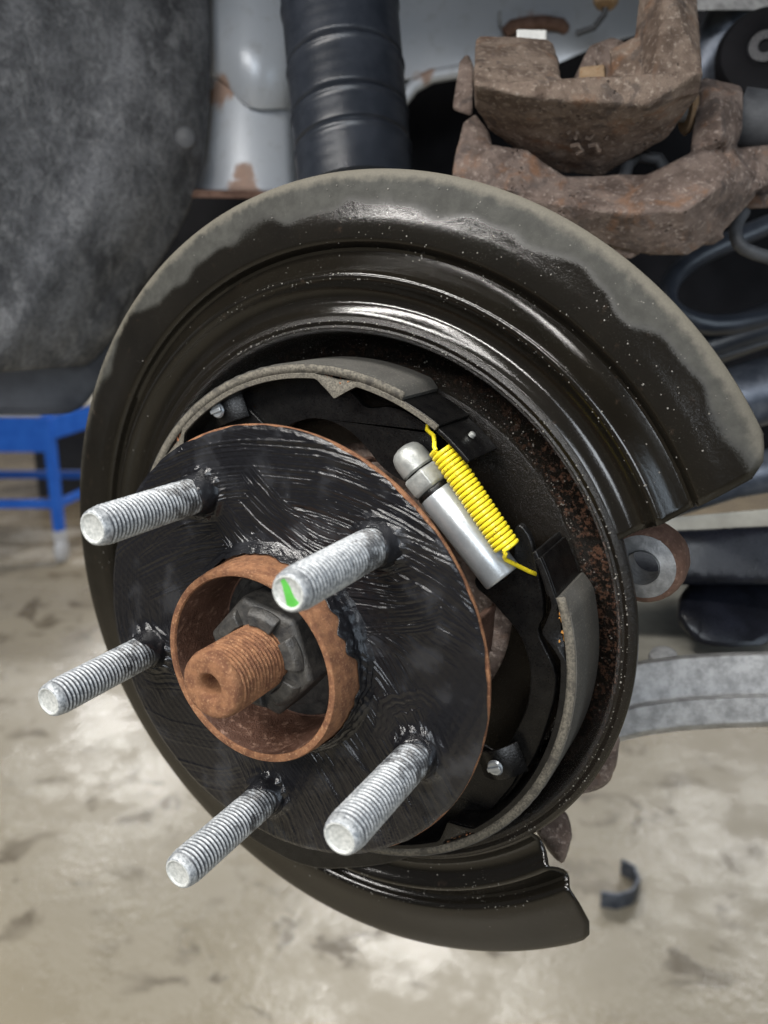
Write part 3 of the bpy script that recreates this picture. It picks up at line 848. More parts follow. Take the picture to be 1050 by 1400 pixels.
# ---------------------------------------------------------------- hold-down clips
def clip(label, c, ang, foot):
    t = thing('hold_down_clip', label, 'clip', (c[0], c[1], -46), 'hold down clips on the brake shoes')
    e = Vector((math.cos(math.radians(ang)), math.sin(math.radians(ang)), 0)); g = Vector((-e.y, e.x, 0))
    c = Vector((c[0], c[1], -38))
    rows = []
    for i in range(13):
        s = (i / 12 - 0.5) * 17
        h = -4 + 4.5 * math.cos((i / 12 - 0.5) * PI)
        rows.append([c + e * s + g * q + Vector((0, 0, h)) for q in (-5.5, 5.5)])
    MB().grid(rows).build('clip_leaf', M['web'], t, solid=1.0, bevel=0.2)
    plate = [Vector((p[0], p[1], p[2])) for p in foot]
    MB().prism(plate, (0, 0, -1.2)).build('clip_foot', M['web'], t, bevel=0.4)
    pin = MB().lathe([(1.5, -8), (1.5, 1.4), (2.6, 1.6), (2.9, 2.3), (2.4, 3.0), (1.4, 3.2), (0.01, 2.6)], 20, c)
    pin.build('pin', M['zinc'], t)
    MB().box(c + Vector((0, 0, 3.2)), e * 2.5, g * 0.75, (0, 0, 0.7)).build('pin_head', M['zinc'], t, bevel=0.25)
c1 = (64.0, -45.0, -38.0)
clip('black hold down clip with a bright pin at the lower right', (c1[0], c1[1]), 205, [(51.1, -41.3, -42.0), (57.3, -41.3, -42.0), (71.6, -46.3, -42.0), (68.3, -54.6, -42.0), (61.0, -66.9, -42.0), (37.1, -65.5, -42.0)])
c2 = (-50.0, 70.5, -38.0)
clip('black hold down clip half hidden behind the top left of the hub flange', (c2[0], c2[1]), 20, [(-56.4, 72.7, -43.0), (-47.2, 75.6, -43.0), (-28.3, 60.6, -43.0), (-38.7, 54.0, -43.0), (-55.8, 61.0, -43.0)])

# ---------------------------------------------------------------- adjuster and return spring
adj = thing('brake_adjuster', 'zinc plated cylindrical brake adjuster with hex collar beside the yellow spring', 'adjuster', (27.8, 59.8, -40))
A0, A1 = Vector((27.8, 59.8, -40)), Vector((62.6, 22.9, -40))
ax = (A1 - A0).normalized()
MB().lathe([(0.01, -4.2), (2.4, -4.0), (4.2, -3.3), (5.3, -2.2), (5.95, -0.4), (6.15, 1.2), (6.2, 5.0), (5.6, 5.6), (3.5, 5.6)], 48, A0, ax).build('end_cap', M['zinc_dull'], adj)
MB().lathe([(3.5, 4.8), (5.0, 4.8), (5.0, 7.0)], 32, A0, ax).build('adjuster_screw', M['web'], adj)
MB().lathe([(5.4, 6.2), (7.2, 6.3), (8.0, 7.1), (8.0, 12.3), (7.2, 13.2), (5.4, 13.4)], 6, A0, ax, smooth=False).build('star_collar', M['zinc_dull'], adj, bevel=0.35)
MB().lathe([(5.6, 13.3), (6.4, 13.5), (6.6, 14.3), (6.4, 15.2)], 40, A0, ax).build('seal_ring', M['web'], adj)
L = (A1 - A0).length
MB().lathe([(4.5, 15.0), (6.3, 15.0), (6.75, 15.5), (6.75, L - 1.0), (6.4, L - 0.2), (6.0, L), (0.01, L)], 56, A0, ax).build('adjuster_tube', M['zinc'], adj)
e_ = (Vector((0, 0, 1)).cross(ax)).normalized()
hp = A0 + ax * 19 - e_ * 0 + (Vector((0, 0, 1)) * 0.55 + (-e_) * 0.83).normalized() * 6.72
MB().lathe([(0.01, 0.06), (0.9, 0.06), (1.0, 0.0)], 12, hp, (hp - (A0 + ax * 19)).normalized()).build('tube_hole', M['web'], adj)

sp = thing('return_spring', 'yellow painted coil return spring stretched between the two brake shoes', 'spring', (40, 65, -38))
S0, S1 = Vector((40.6, 64.6, -37)), Vector((64.8, 34.4, -37))
sx = (S1 - S0).normalized(); s1 = Vector((0, 0, 1)); s2 = sx.cross(s1)
coils, per = 23, 20
path = []
for i in range(coils * per + 1):
    a = 2 * PI * i / per
    path.append(S0 + (S1 - S0) * (i / (coils * per)) + (s1 * math.cos(a) + s2 * math.sin(a)) * 3.75)
MB().tube(path, 0.74, 8).build('coil', M['yellow'], sp)
h0 = (33.7, 69.4, -41.0)
h1 = (70.9, 26.3, -41.0)
MB().tube([S0 + s1 * 3.75, S0 + s1 * 3.4 - sx * 1.2, S0 + s1 * 1.5 - sx * 2.5, S0 + s1 * 0.2 - sx * 4.6 - s2 * 0.5, Vector(h0), Vector(h0) + Vector((-1.5, 1.5, -4))], 0.74, 10).build('hook', M['yellow'], sp)
MB().tube([S1 + s1 * 3.75, S1 + s1 * 3.6 + sx * 1.0, S1 + s1 * 2.6 + sx * 1.8 + s2 * 1.5, S1 + s1 * 1.6 + sx * 2.6 + s2 * 2.2, Vector(h1), Vector(h1) + Vector((1, -2, -4))], 0.74, 10).build('hook', M['yellow'], sp)

# ---------------------------------------------------------------- steering knuckle behind the shield
kn = thing('wheel_knuckle', 'rusty wheel knuckle behind the shield with a drilled ear showing at right', 'knuckle', (0, 0, -90))
mb = MB().lathe([(0.1, -70), (62, -70), (66, -74), (66, -100), (60, -106), (0.1, -106)], 48)
e1 = Vector((99.7, 21.9, -76.0))
mb.hull([e1 + Vector((x, y, z)) for x in (-24, -13) for y in (-9, 9) for z in (-16, -2)] + [Vector((50, y, z)) for y in (-20, 20) for z in (-74, -100)])
mb.hull([Vector(p) for p in [(69.0, -83.4, -72.0), (80.5, -80.1, -72.0), (83.6, -88.8, -72.0), (81.5, -101.5, -72.0), (79.3, -104.4, -72.0), (71.7, -95.8, -72.0), (58.3, -80.4, -72.0)]] + [Vector(p) for p in [(63.0, -97.9, -92.0), (75.3, -94.4, -92.0), (77.5, -104.1, -92.0), (75.2, -117.8, -92.0), (65.9, -111.1, -92.0), (44.6, -86.2, -92.0)]])
mb.hull([Vector(p) for p in [(97.1, -43.8, -76.0), (96.7, -56.1, -76.0), (93.9, -65.4, -76.0), (84.6, -72.8, -76.0), (74.7, -77.4, -76.0), (78.6, -44.4, -76.0)]] + [Vector(p) for p in [(93.2, -55.3, -96.0), (92.8, -68.4, -96.0), (89.7, -78.4, -96.0), (79.7, -84.3, -96.0), (58.6, -70.2, -96.0)]])
mb.build('knuckle_body', M['cast_dark'], kn, remesh=1.8, smooth_it=5, disp=[(14, 2.0), (4, 0.6)])
MB().lathe([(5.9, 2.0), (6.1, 0.6), (7.0, 0), (11.2, 0), (12.2, -0.8), (13.2, -2.4), (13.6, -6), (13.4, -12), (12.5, -14), (6, -14), (5.9, 2.0)][1:], 64, e1).build('drilled_ear', M['machined'], kn)
MB().lathe([(11.3, 0.05), (12.6, -0.6), (13.6, -2.3), (14.1, -6), (13.9, -12), (12.7, -14.3)], 64, e1).build('ear_rim', M['rust_dark'], kn, disp=[(3, 0.6)])

# ---------------------------------------------------------------- brake caliper and its bracket, hung above the hub
cal = thing('brake_caliper', 'rusty brown brake caliper with squared fingers hanging above the shield', 'brake caliper', (33.0, 190.3, -192.7))
mb = MB()
mb.hull([(-17.2, 224.3, -192.6), (-16.6, 226.8, -196.1), (11.5, 224.6, -209.5), (14.8, 222.3, -209.5), (19.8, 214.3, -202.6), (32.9, 190.5, -169.0), (18.8, 191.5, -159.3), (-0.4, 196.4, -152.7), (-23.8, 227.5, -212.5), (5.9, 226.8, -228.5), (15.4, 202.5, -220.1), (-20.6, 207.2, -201.9)])
mb.hull([(-0.0, 196.5, -151.8), (18.8, 191.5, -159.3), (33.6, 189.8, -166.8), (56.1, 188.1, -177.4), (65.8, 187.6, -181.4), (84.0, 200.3, -193.0), (-7.2, 190.9, -170.9), (-6.4, 183.9, -188.1), (7.4, 171.7, -208.3), (19.1, 167.5, -218.1), (36.8, 165.5, -224.8), (49.1, 171.9, -224.1), (67.4, 179.6, -217.6), (82.1, 193.5, -204.0), (-19.9, 206.6, -202.1), (16.0, 200.2, -222.1), (52.9, 198.5, -239.3), (73.7, 211.2, -247.6), (-5.7, 183.9, -214.5), (25.9, 172.4, -234.0), (58.0, 186.5, -244.2)])
mb.hull([(49.1, 246.6, -224.1), (71.8, 244.5, -228.8), (76.7, 212.1, -211.7), (83.7, 201.6, -198.0), (82.8, 193.3, -199.6), (65.6, 187.8, -182.5), (68.2, 212.5, -193.0), (65.0, 239.0, -204.3), (50.6, 221.6, -214.6), (43.8, 254.9, -252.2), (65.8, 254.2, -261.6), (70.7, 215.0, -249.6), (51.7, 198.7, -236.4)])
mb.hull([(40.9, 216.9, -207.8), (51.7, 219.9, -207.6), (65.6, 210.7, -202.8), (63.1, 189.8, -193.6), (51.3, 191.1, -190.0), (45.0, 202.8, -203.3), (34.5, 222.8, -237.0), (47.6, 226.1, -245.2), (52.8, 199.1, -239.4), (40.4, 199.8, -232.9)])
mb.hull([(75.9, 208.6, -198.3), (82.8, 204.2, -198.3), (84.5, 199.5, -197.8), (81.4, 195.8, -197.3), (76.9, 201.2, -196.5), (73.4, 211.7, -219.2), (79.3, 205.5, -220.5), (76.1, 201.7, -217.5)])
for (x, y) in ((776,178),(790,176),(802,181),(816,184),(772,190),(786,192),(800,196),(818,197),(776,204),(792,206),(808,208)):
    pass
mb.build('caliper_body', M['cast'], cal, remesh=0.9, smooth_it=2, disp=[(14, 1.4), (3, 0.55)])
# raised foundry marks on the lower face
for pts in ([(30.2, 180.0, -188.5), (32.1, 181.9, -188.4), (34.4, 180.7, -189.8), (32.9, 178.0, -191.1)], [(36.7, 181.3, -190.7), (39.7, 181.8, -191.9), (40.7, 179.6, -193.5), (38.8, 177.9, -193.7), (37.0, 178.6, -192.9)],
            [(43.1, 180.7, -194.0), (46.5, 179.8, -196.2), (45.3, 177.5, -196.6)], [(30.9, 175.2, -191.5), (33.9, 175.7, -192.7), (35.3, 173.5, -195.2), (32.7, 172.1, -195.1)], [(37.8, 175.2, -195.3), (40.8, 175.7, -196.5), (42.3, 173.2, -198.9)]):
    MB().tube([Vector(p) for p in pts], 1.0, 8).build('foundry_mark', M['cast'], cal, disp=[(3, 0.5)])
br = thing('caliper_bracket', 'rusty curved caliper bracket hanging between the caliper and the shield rim', 'caliper bracket', (52.6, 147.3, -205.2))
mb = MB()
mb.hull([(-19.4, 162.6, -174.2), (-19.6, 173.1, -177.4), (-19.7, 188.2, -186.9), (-16.2, 192.6, -192.5), (-9.7, 184.6, -193.6), (-7.0, 179.0, -190.9), (-7.0, 173.1, -184.3), (-10.0, 160.0, -171.4), (-30.2, 167.2, -201.7), (-30.3, 192.2, -213.1), (-18.5, 185.2, -217.4)])
mb.hull([(-6.8, 172.8, -182.0), (-5.3, 177.7, -186.7), (9.4, 175.0, -193.9), (18.0, 166.5, -195.9), (30.4, 160.8, -196.2), (14.9, 154.9, -181.1), (-9.8, 158.4, -171.0), (-17.8, 177.0, -211.6), (6.5, 174.2, -224.0), (21.6, 163.3, -225.3), (-22.7, 163.3, -201.0)])
mb.hull([(-14.4, 162.4, -181.6), (16.7, 160.2, -195.5), (50.0, 161.3, -211.8), (72.7, 164.4, -220.4), (81.5, 145.8, -198.0), (81.1, 128.1, -215.9), (65.6, 128.3, -212.2), (47.3, 132.9, -203.6), (57.3, 145.9, -186.0), (20.2, 144.1, -187.6), (-12.9, 156.9, -178.4), (-17.6, 163.7, -207.5), (43.8, 163.3, -237.4), (69.5, 166.3, -247.6), (72.7, 132.1, -246.9), (30.3, 139.1, -225.9)])
mb.hull([(50.9, 158.8, -209.0), (73.6, 163.9, -216.0), (77.7, 171.4, -215.9), (95.0, 173.3, -223.6), (105.5, 162.9, -233.2), (105.7, 154.4, -235.3), (100.5, 146.7, -232.4), (93.2, 137.0, -227.7), (81.3, 128.2, -218.4), (65.6, 128.3, -212.2), (81.8, 145.7, -195.8), (94.4, 156.4, -206.1), (59.6, 147.5, -189.0), (48.0, 162.9, -234.8), (72.3, 174.4, -247.0), (101.3, 164.4, -262.1), (96.6, 149.3, -259.4), (76.3, 130.3, -247.1)])
mb.hull([(77.4, 203.6, -228.3), (78.8, 205.9, -232.2), (93.2, 202.7, -239.0), (95.7, 199.8, -239.5), (97.9, 182.1, -230.4), (95.0, 173.6, -223.7), (79.3, 172.3, -214.7), (79.5, 181.5, -220.1), (89.8, 189.1, -216.3), (91.4, 176.7, -213.2), (71.7, 210.6, -267.6), (89.1, 208.5, -276.5), (92.5, 181.8, -265.2), (73.9, 180.1, -254.4)])
mb.hull([(89.7, 174.2, -228.1), (113.8, 177.7, -247.1), (115.8, 161.1, -245.3), (105.3, 155.9, -230.8), (86.7, 178.4, -260.9), (111.4, 180.4, -277.4), (113.3, 165.1, -275.9)])
mb.hull([(49.2, 133.0, -207.1), (62.6, 130.6, -211.3), (56.8, 126.7, -211.6), (47.0, 128.1, -209.0), (44.6, 133.8, -228.4), (57.6, 131.3, -234.8)])
mb.hull([(85.1, 132.8, -221.9), (93.7, 138.3, -225.9), (95.5, 136.2, -231.0), (90.2, 133.0, -231.8), (82.9, 133.7, -247.0), (90.1, 138.9, -252.6)])
mb.build('bracket_body', M['cast_dark'], br, remesh=1.0, smooth_it=2, disp=[(16, 1.4), (3.5, 0.5)])
pts = [(91.8, 192.0, -256.2), (99.0, 190.3, -257.2), (117.8, 187.3, -264.1)]
MB().tube(pts, [13.2, 13.4, 13.4], 32).build('guide_pin_boot', M['rubber_grey'], br)
pts = [(71.8, 193.0, -231.4), (78.3, 193.0, -234.9)]
MB().lathe([(4, 0), (10, 0.3), (11, 1.5), (10, 3), (4, 3.2)], 32, pts[0], Vector(pts[1]) - Vector(pts[0])).build('pin_washer', M['tan'], br)
MB().tube([Vector(pts[0]), Vector(pts[0]) * 1.6 - Vector(pts[1]) * 0.6], 5.5, 20).build('guide_pin', M['machined'], br)
MB().hull([(23.3, 214.4, -223.4), (33.5, 215.7, -229.4), (38.1, 198.2, -221.6), (25.3, 198.9, -217.3), (22.0, 215.8, -230.3), (32.4, 216.5, -236.2), (35.8, 199.8, -230.4), (24.0, 200.5, -224.1)], False).build('pad_clip', M['tan'], br, bevel=0.8)
MB().hull([(21.1, 228.7, -245.7), (30.7, 232.9, -252.3), (38.2, 229.4, -255.2), (38.7, 201.6, -246.7), (12.7, 202.0, -235.0), (17.5, 230.5, -258.5), (31.6, 232.7, -266.9), (35.4, 204.0, -259.9), (9.2, 204.8, -245.8)], False).build('pad_plate', M['cast_dark'], br, bevel=1.5)
MB().tube([(48.4, 162.9, -220.9), (48.9, 169.8, -225.6), (52.0, 174.8, -231.3), (60.9, 172.8, -235.5), (66.9, 165.1, -234.0)], 3.2, 12).build('anti_rattle_spring', M['rubber_grey'], br)
MB().hull([(-28.9, 195.8, -193.7), (-29.7, 218.5, -202.9), (-26.6, 223.3, -206.1), (-22.4, 216.0, -203.7), (-19.0, 192.0, -195.6), (-31.3, 197.3, -202.4), (-31.6, 218.7, -209.0), (-26.0, 214.5, -210.7), (-24.0, 194.6, -205.5)], False).build('piston_cover', M['cast_dark'], cal, bevel=1.5)
mb = MB().hull([(-6.0, 232.3, -215.5), (6.9, 232.0, -222.4), (8.6, 224.4, -218.5), (-4.3, 225.1, -211.7), (-10.9, 236.4, -230.6), (1.8, 236.0, -237.5), (2.8, 228.7, -235.7), (-10.0, 229.4, -228.9)], False)
tag(mb.build('plastic_clip', M['white'], origin=(0.6, 226.1, -219.5), bevel=1.0), 'small white plastic clip sticking up behind the caliper top', 'clip')
tag(MB().tube([(100.2, 150.6, -261.8), (97.2, 147.0, -256.7), (96.6, 140.0, -250.6), (98.8, 133.8, -248.6), (104.2, 129.7, -251.5), (125.3, 124.3, -264.8)], 3.4, 16).build('brake_pipe', M['rubber_grey'], origin=(97.7, 145.4, -252.9), sub=1),
    'bent grey metal brake pipe below the right end of the caliper bracket', 'pipe')
ft = thing('pipe_fitting', 'rusty pipe union above the bent grey brake pipe', 'fitting', (102.0, 156.2, -264.6))
MB().lathe([(0.1, 0), (8, 0), (9, 1), (9, 6), (7, 7), (7, 13), (0.1, 13)], 6, (102.4, 151.2, -265.6), (0, 1, 0.1), smooth=False).build('union_nut', M['cast_dark'], ft, bevel=0.8)
MB().lathe([(6, 0), (8, 0.2), (8, 4), (6, 4.2)], 24, (100.3, 162.6, -268.0), (0, 1, 0.1)).build('banjo', M['cast_dark'], ft)

# ---------------------------------------------------------------- car body behind: rail, inner panel, near-black sheet for shade
car = thing('car_body', 'silver car body rail and wheel arch panel with rust spots behind the boot', 'car body', (-255.7, 260.4, -326.8))
def bulge(x, x0, x1, d):
    q = (x - x0) / (x1 - x0)
    return d * (1 - math.sin(max(0, min(1, q)) * PI))
def cam_grid(pts): return pts
rail_hi = [[(-337.0, 369.4, -370.9), (-322.9, 365.6, -366.0), (-310.2, 362.5, -362.6), (-299.0, 360.1, -360.6), (-289.2, 358.4, -360.3), (-280.7, 357.4, -361.5), (-273.5, 357.0, -364.2), (-267.5, 357.4, -368.7), (-262.7, 358.4, -374.8), (-259.0, 360.1, -382.5), (-256.3, 362.5, -392.1)],[(-333.4, 342.2, -364.3), (-319.2, 338.8, -359.5), (-306.6, 336.0, -356.2), (-295.4, 333.9, -354.3), (-285.5, 332.3, -354.0), (-277.0, 331.4, -355.3), (-269.8, 331.1, -358.1), (-263.7, 331.4, -362.5), (-258.8, 332.3, -368.6), (-255.0, 333.9, -376.4), (-252.3, 336.0, -385.8)],[(-329.8, 314.9, -357.6), (-315.6, 311.9, -353.0), (-303.0, 309.5, -349.7), (-291.7, 307.6, -348.0), (-281.9, 306.3, -347.8), (-273.3, 305.5, -349.1), (-266.0, 305.2, -351.9), (-259.9, 305.5, -356.4), (-255.0, 306.3, -362.5), (-251.1, 307.6, -370.2), (-248.2, 309.5, -379.6)],[(-326.9, 293.1, -352.3), (-312.7, 290.5, -347.7), (-300.0, 288.3, -344.6), (-288.8, 286.6, -342.9), (-278.9, 285.4, -342.8), (-270.3, 284.7, -344.1), (-263.0, 284.5, -347.0), (-256.9, 284.7, -351.4), (-251.9, 285.4, -357.5), (-247.9, 286.6, -365.3), (-245.0, 288.3, -374.7)],[(-323.1, 264.7, -345.4), (-309.4, 265.8, -341.7), (-296.9, 265.0, -339.0), (-285.5, 262.5, -337.1), (-274.7, 255.2, -335.5), (-264.9, 245.2, -334.6), (-256.8, 239.9, -336.2), (-250.5, 238.5, -340.3), (-245.4, 239.0, -346.4), (-241.4, 240.4, -354.2), (-238.4, 241.6, -363.5)]]
MB().grid(rail_hi).build('rail_upper', M['silver'], car, solid=3.0, solid_off=0)
rail_lo = [[(-333.1, 289.2, -354.8), (-318.7, 286.7, -350.3), (-305.9, 284.6, -347.3), (-294.4, 282.9, -345.8), (-284.4, 281.8, -345.7), (-275.6, 281.1, -347.2), (-268.1, 280.9, -350.1), (-261.8, 281.1, -354.7), (-256.7, 281.8, -360.9), (-252.6, 282.9, -368.7), (-249.5, 284.6, -378.2)],[(-330.1, 267.2, -349.4), (-315.7, 265.0, -345.1), (-302.8, 263.2, -342.2), (-291.3, 261.7, -340.8), (-281.2, 260.7, -340.8), (-272.4, 260.1, -342.3), (-264.8, 259.9, -345.3), (-258.4, 260.1, -350.0), (-253.1, 260.7, -356.2), (-248.9, 261.7, -364.0), (-245.6, 263.2, -373.5)],[(-327.2, 245.2, -344.0), (-312.8, 243.3, -339.9), (-299.8, 241.7, -337.1), (-288.2, 240.5, -335.8), (-278.0, 239.7, -335.9), (-269.1, 239.2, -337.4), (-261.4, 239.0, -340.5), (-254.9, 239.2, -345.2), (-249.5, 239.7, -351.4), (-245.2, 240.5, -359.3), (-241.8, 241.7, -368.8)],[(-324.3, 223.2, -338.6), (-309.8, 221.6, -334.6), (-296.7, 220.3, -332.0), (-285.1, 219.3, -330.7), (-274.8, 218.6, -330.9), (-265.8, 218.2, -332.6), (-258.0, 218.0, -335.8), (-251.4, 218.2, -340.5), (-245.9, 218.6, -346.7), (-241.5, 219.3, -354.6), (-238.0, 220.3, -364.1)],[(-321.3, 201.2, -333.3), (-306.8, 199.9, -329.4), (-293.7, 198.9, -326.9), (-282.0, 198.1, -325.7), (-271.6, 197.6, -326.0), (-262.5, 197.2, -327.7), (-254.7, 197.1, -331.0), (-248.0, 197.2, -335.7), (-242.4, 197.6, -342.0), (-237.8, 198.1, -349.9), (-234.2, 198.9, -359.4)],[(-319.6, 188.0, -330.1), (-305.0, 186.9, -326.3), (-291.8, 186.1, -323.8), (-280.1, 185.4, -322.7), (-269.7, 184.9, -323.0), (-260.6, 184.6, -324.8), (-252.7, 184.5, -328.1), (-245.9, 184.6, -332.9), (-240.2, 184.9, -339.2), (-235.6, 185.4, -347.1), (-231.9, 186.1, -356.6)],[(-319.0, 183.6, -329.0), (-304.4, 182.6, -325.2), (-291.2, 181.8, -322.8), (-279.5, 181.2, -321.7), (-269.1, 180.7, -322.1), (-259.9, 180.4, -323.9), (-252.0, 180.4, -327.1), (-245.2, 180.4, -331.9), (-239.5, 180.7, -338.2), (-234.8, 181.2, -346.1), (-231.1, 181.8, -355.7)]]
MB().grid(rail_lo).build('rail_lower', M['silver'], car, solid=2.0)
MB().hull([(-285.3, 180.7, -294.8), (-220.3, 179.6, -335.9), (-219.6, 174.5, -334.7), (-284.5, 175.0, -293.4), (-315.5, 185.1, -329.4), (-242.8, 183.4, -368.6), (-242.1, 177.9, -367.3), (-314.7, 179.0, -327.9)], False).build('rail_flange', M['rust_dark'], car, bevel=1)
panel = [[(-311.4, 409.2, -447.6), (-284.3, 410.9, -467.7), (-256.8, 412.6, -488.0), (-229.0, 414.3, -508.4), (-196.9, 412.6, -520.7), (-165.1, 410.9, -532.9), (-133.6, 409.2, -544.8), (-102.5, 407.5, -556.5), (-71.7, 405.8, -568.1), (-41.3, 404.1, -579.4), (-11.2, 402.4, -590.6)],[(-305.2, 362.7, -436.3), (-278.0, 364.1, -456.3), (-250.5, 365.6, -476.5), (-222.7, 367.0, -496.9), (-190.6, 365.6, -509.3), (-158.8, 364.1, -521.4), (-127.4, 362.7, -533.4), (-96.3, 361.3, -545.2), (-65.6, 359.9, -556.9), (-35.2, 358.4, -568.3), (-5.2, 357.0, -579.5)],[(-302.1, 339.5, -430.6), (-274.9, 340.8, -450.6), (-247.4, 342.1, -470.8), (-219.6, 343.4, -491.1), (-187.5, 342.1, -503.5), (-155.7, 340.8, -515.7), (-124.3, 339.5, -527.8), (-93.3, 338.2, -539.6), (-62.5, 336.9, -551.3), (-32.2, 335.6, -562.7), (-2.1, 334.3, -574.0)],[(-299.7, 322.0, -426.3), (-272.6, 323.2, -446.3), (-245.1, 324.4, -466.5), (-217.2, 325.6, -486.8), (-185.1, 324.4, -499.2), (-153.4, 323.2, -511.5), (-122.0, 322.0, -523.5), (-91.0, 320.9, -535.4), (-60.2, 319.7, -547.1), (-29.9, 318.5, -558.6), (0.1, 317.3, -569.8)],[(-298.2, 310.4, -423.5), (-271.0, 311.6, -443.5), (-243.5, 312.7, -463.6), (-215.6, 313.8, -483.9), (-183.6, 312.7, -496.4), (-151.8, 311.6, -508.6), (-120.4, 310.4, -520.7), (-89.4, 309.3, -532.6), (-58.7, 308.2, -544.3), (-28.8, 309.9, -556.5), (0.1, 317.3, -569.8)],[(-295.9, 293.0, -419.3), (-268.7, 294.0, -439.2), (-241.1, 295.0, -459.3), (-213.3, 296.1, -479.6), (-181.2, 295.0, -492.1), (-149.6, 295.2, -504.6), (-119.7, 304.6, -519.3), (-87.1, 292.0, -528.3), (-58.0, 302.4, -542.9), (-28.8, 309.9, -556.5), (0.1, 317.3, -569.8)],[(-293.5, 275.6, -415.0), (-266.3, 276.5, -434.9), (-238.8, 277.4, -455.0), (-210.9, 278.3, -475.3), (-179.6, 283.3, -489.2), (-149.6, 295.2, -504.6), (-119.7, 304.6, -519.3), (-86.7, 289.1, -527.6), (-58.0, 302.4, -542.9), (-28.8, 309.9, -556.5), (0.1, 317.3, -569.8)],[(-288.1, 234.9, -405.1), (-260.9, 235.6, -424.9), (-233.3, 236.3, -445.0), (-210.9, 278.3, -475.3), (-179.6, 283.3, -489.2), (-149.6, 295.2, -504.6), (-119.7, 304.6, -519.3), (-86.7, 289.1, -527.6), (-58.0, 302.4, -542.9), (-28.8, 309.9, -556.5), (0.1, 317.3, -569.8)],[(-281.9, 188.4, -393.8), (-254.7, 188.9, -413.5), (-227.8, 195.2, -434.9), (-210.9, 278.3, -475.3), (-179.6, 283.3, -489.2), (-149.6, 295.2, -504.6), (-119.7, 304.6, -519.3), (-86.7, 289.1, -527.6), (-58.0, 302.4, -542.9), (-28.8, 309.9, -556.5), (0.1, 317.3, -569.8)],[(-278.8, 165.2, -388.1), (-252.3, 171.3, -409.3), (-227.8, 195.2, -434.9), (-210.9, 278.3, -475.3), (-179.6, 283.3, -489.2), (-149.6, 295.2, -504.6), (-119.7, 304.6, -519.3), (-86.7, 289.1, -527.6), (-58.0, 302.4, -542.9), (-28.8, 309.9, -556.5), (0.1, 317.3, -569.8)]]
MB().grid(panel).build('inner_panel', M['silver'], car, solid=2.5)
MB().tube([(-197.1, 258.2, -462.2), (-188.8, 270.5, -468.3), (-176.7, 278.6, -477.5), (-156.1, 282.6, -490.0), (-131.1, 292.5, -506.8), (-106.1, 302.9, -523.8)], 5.5, 14).build('panel_lip', M['silver'], car)
MB().tube([(-125.9, 310.5, -508.2), (-120.7, 315.6, -510.4), (-109.8, 317.3, -514.5), (-96.9, 318.5, -521.9), (-85.4, 316.8, -530.0), (-84.2, 314.5, -534.7)], 5.0, 12).build('panel_hem', M['rust_dark'], car, disp=[(8, 2)])
MB().tube([(-32.1, 313.6, -465.9), (-32.2, 300.9, -461.8), (-38.1, 292.4, -458.2), (-49.4, 288.9, -453.4)], 2.2, 10).build('wire_stub', M['rubber_grey'], car)
MB().lathe([(0.1, 4), (7, 3), (9, 0), (9, -8)], 20, (-31.9, 309.4, -462.3), (0, -1, 0.3)).build('drain_plug', M['tan'], car)
MB().tube([(-132.7, 328.3, -512.5), (-130.7, 316.8, -510.0)], 1.2, 8).build('weld_stud', M['alu'], car)
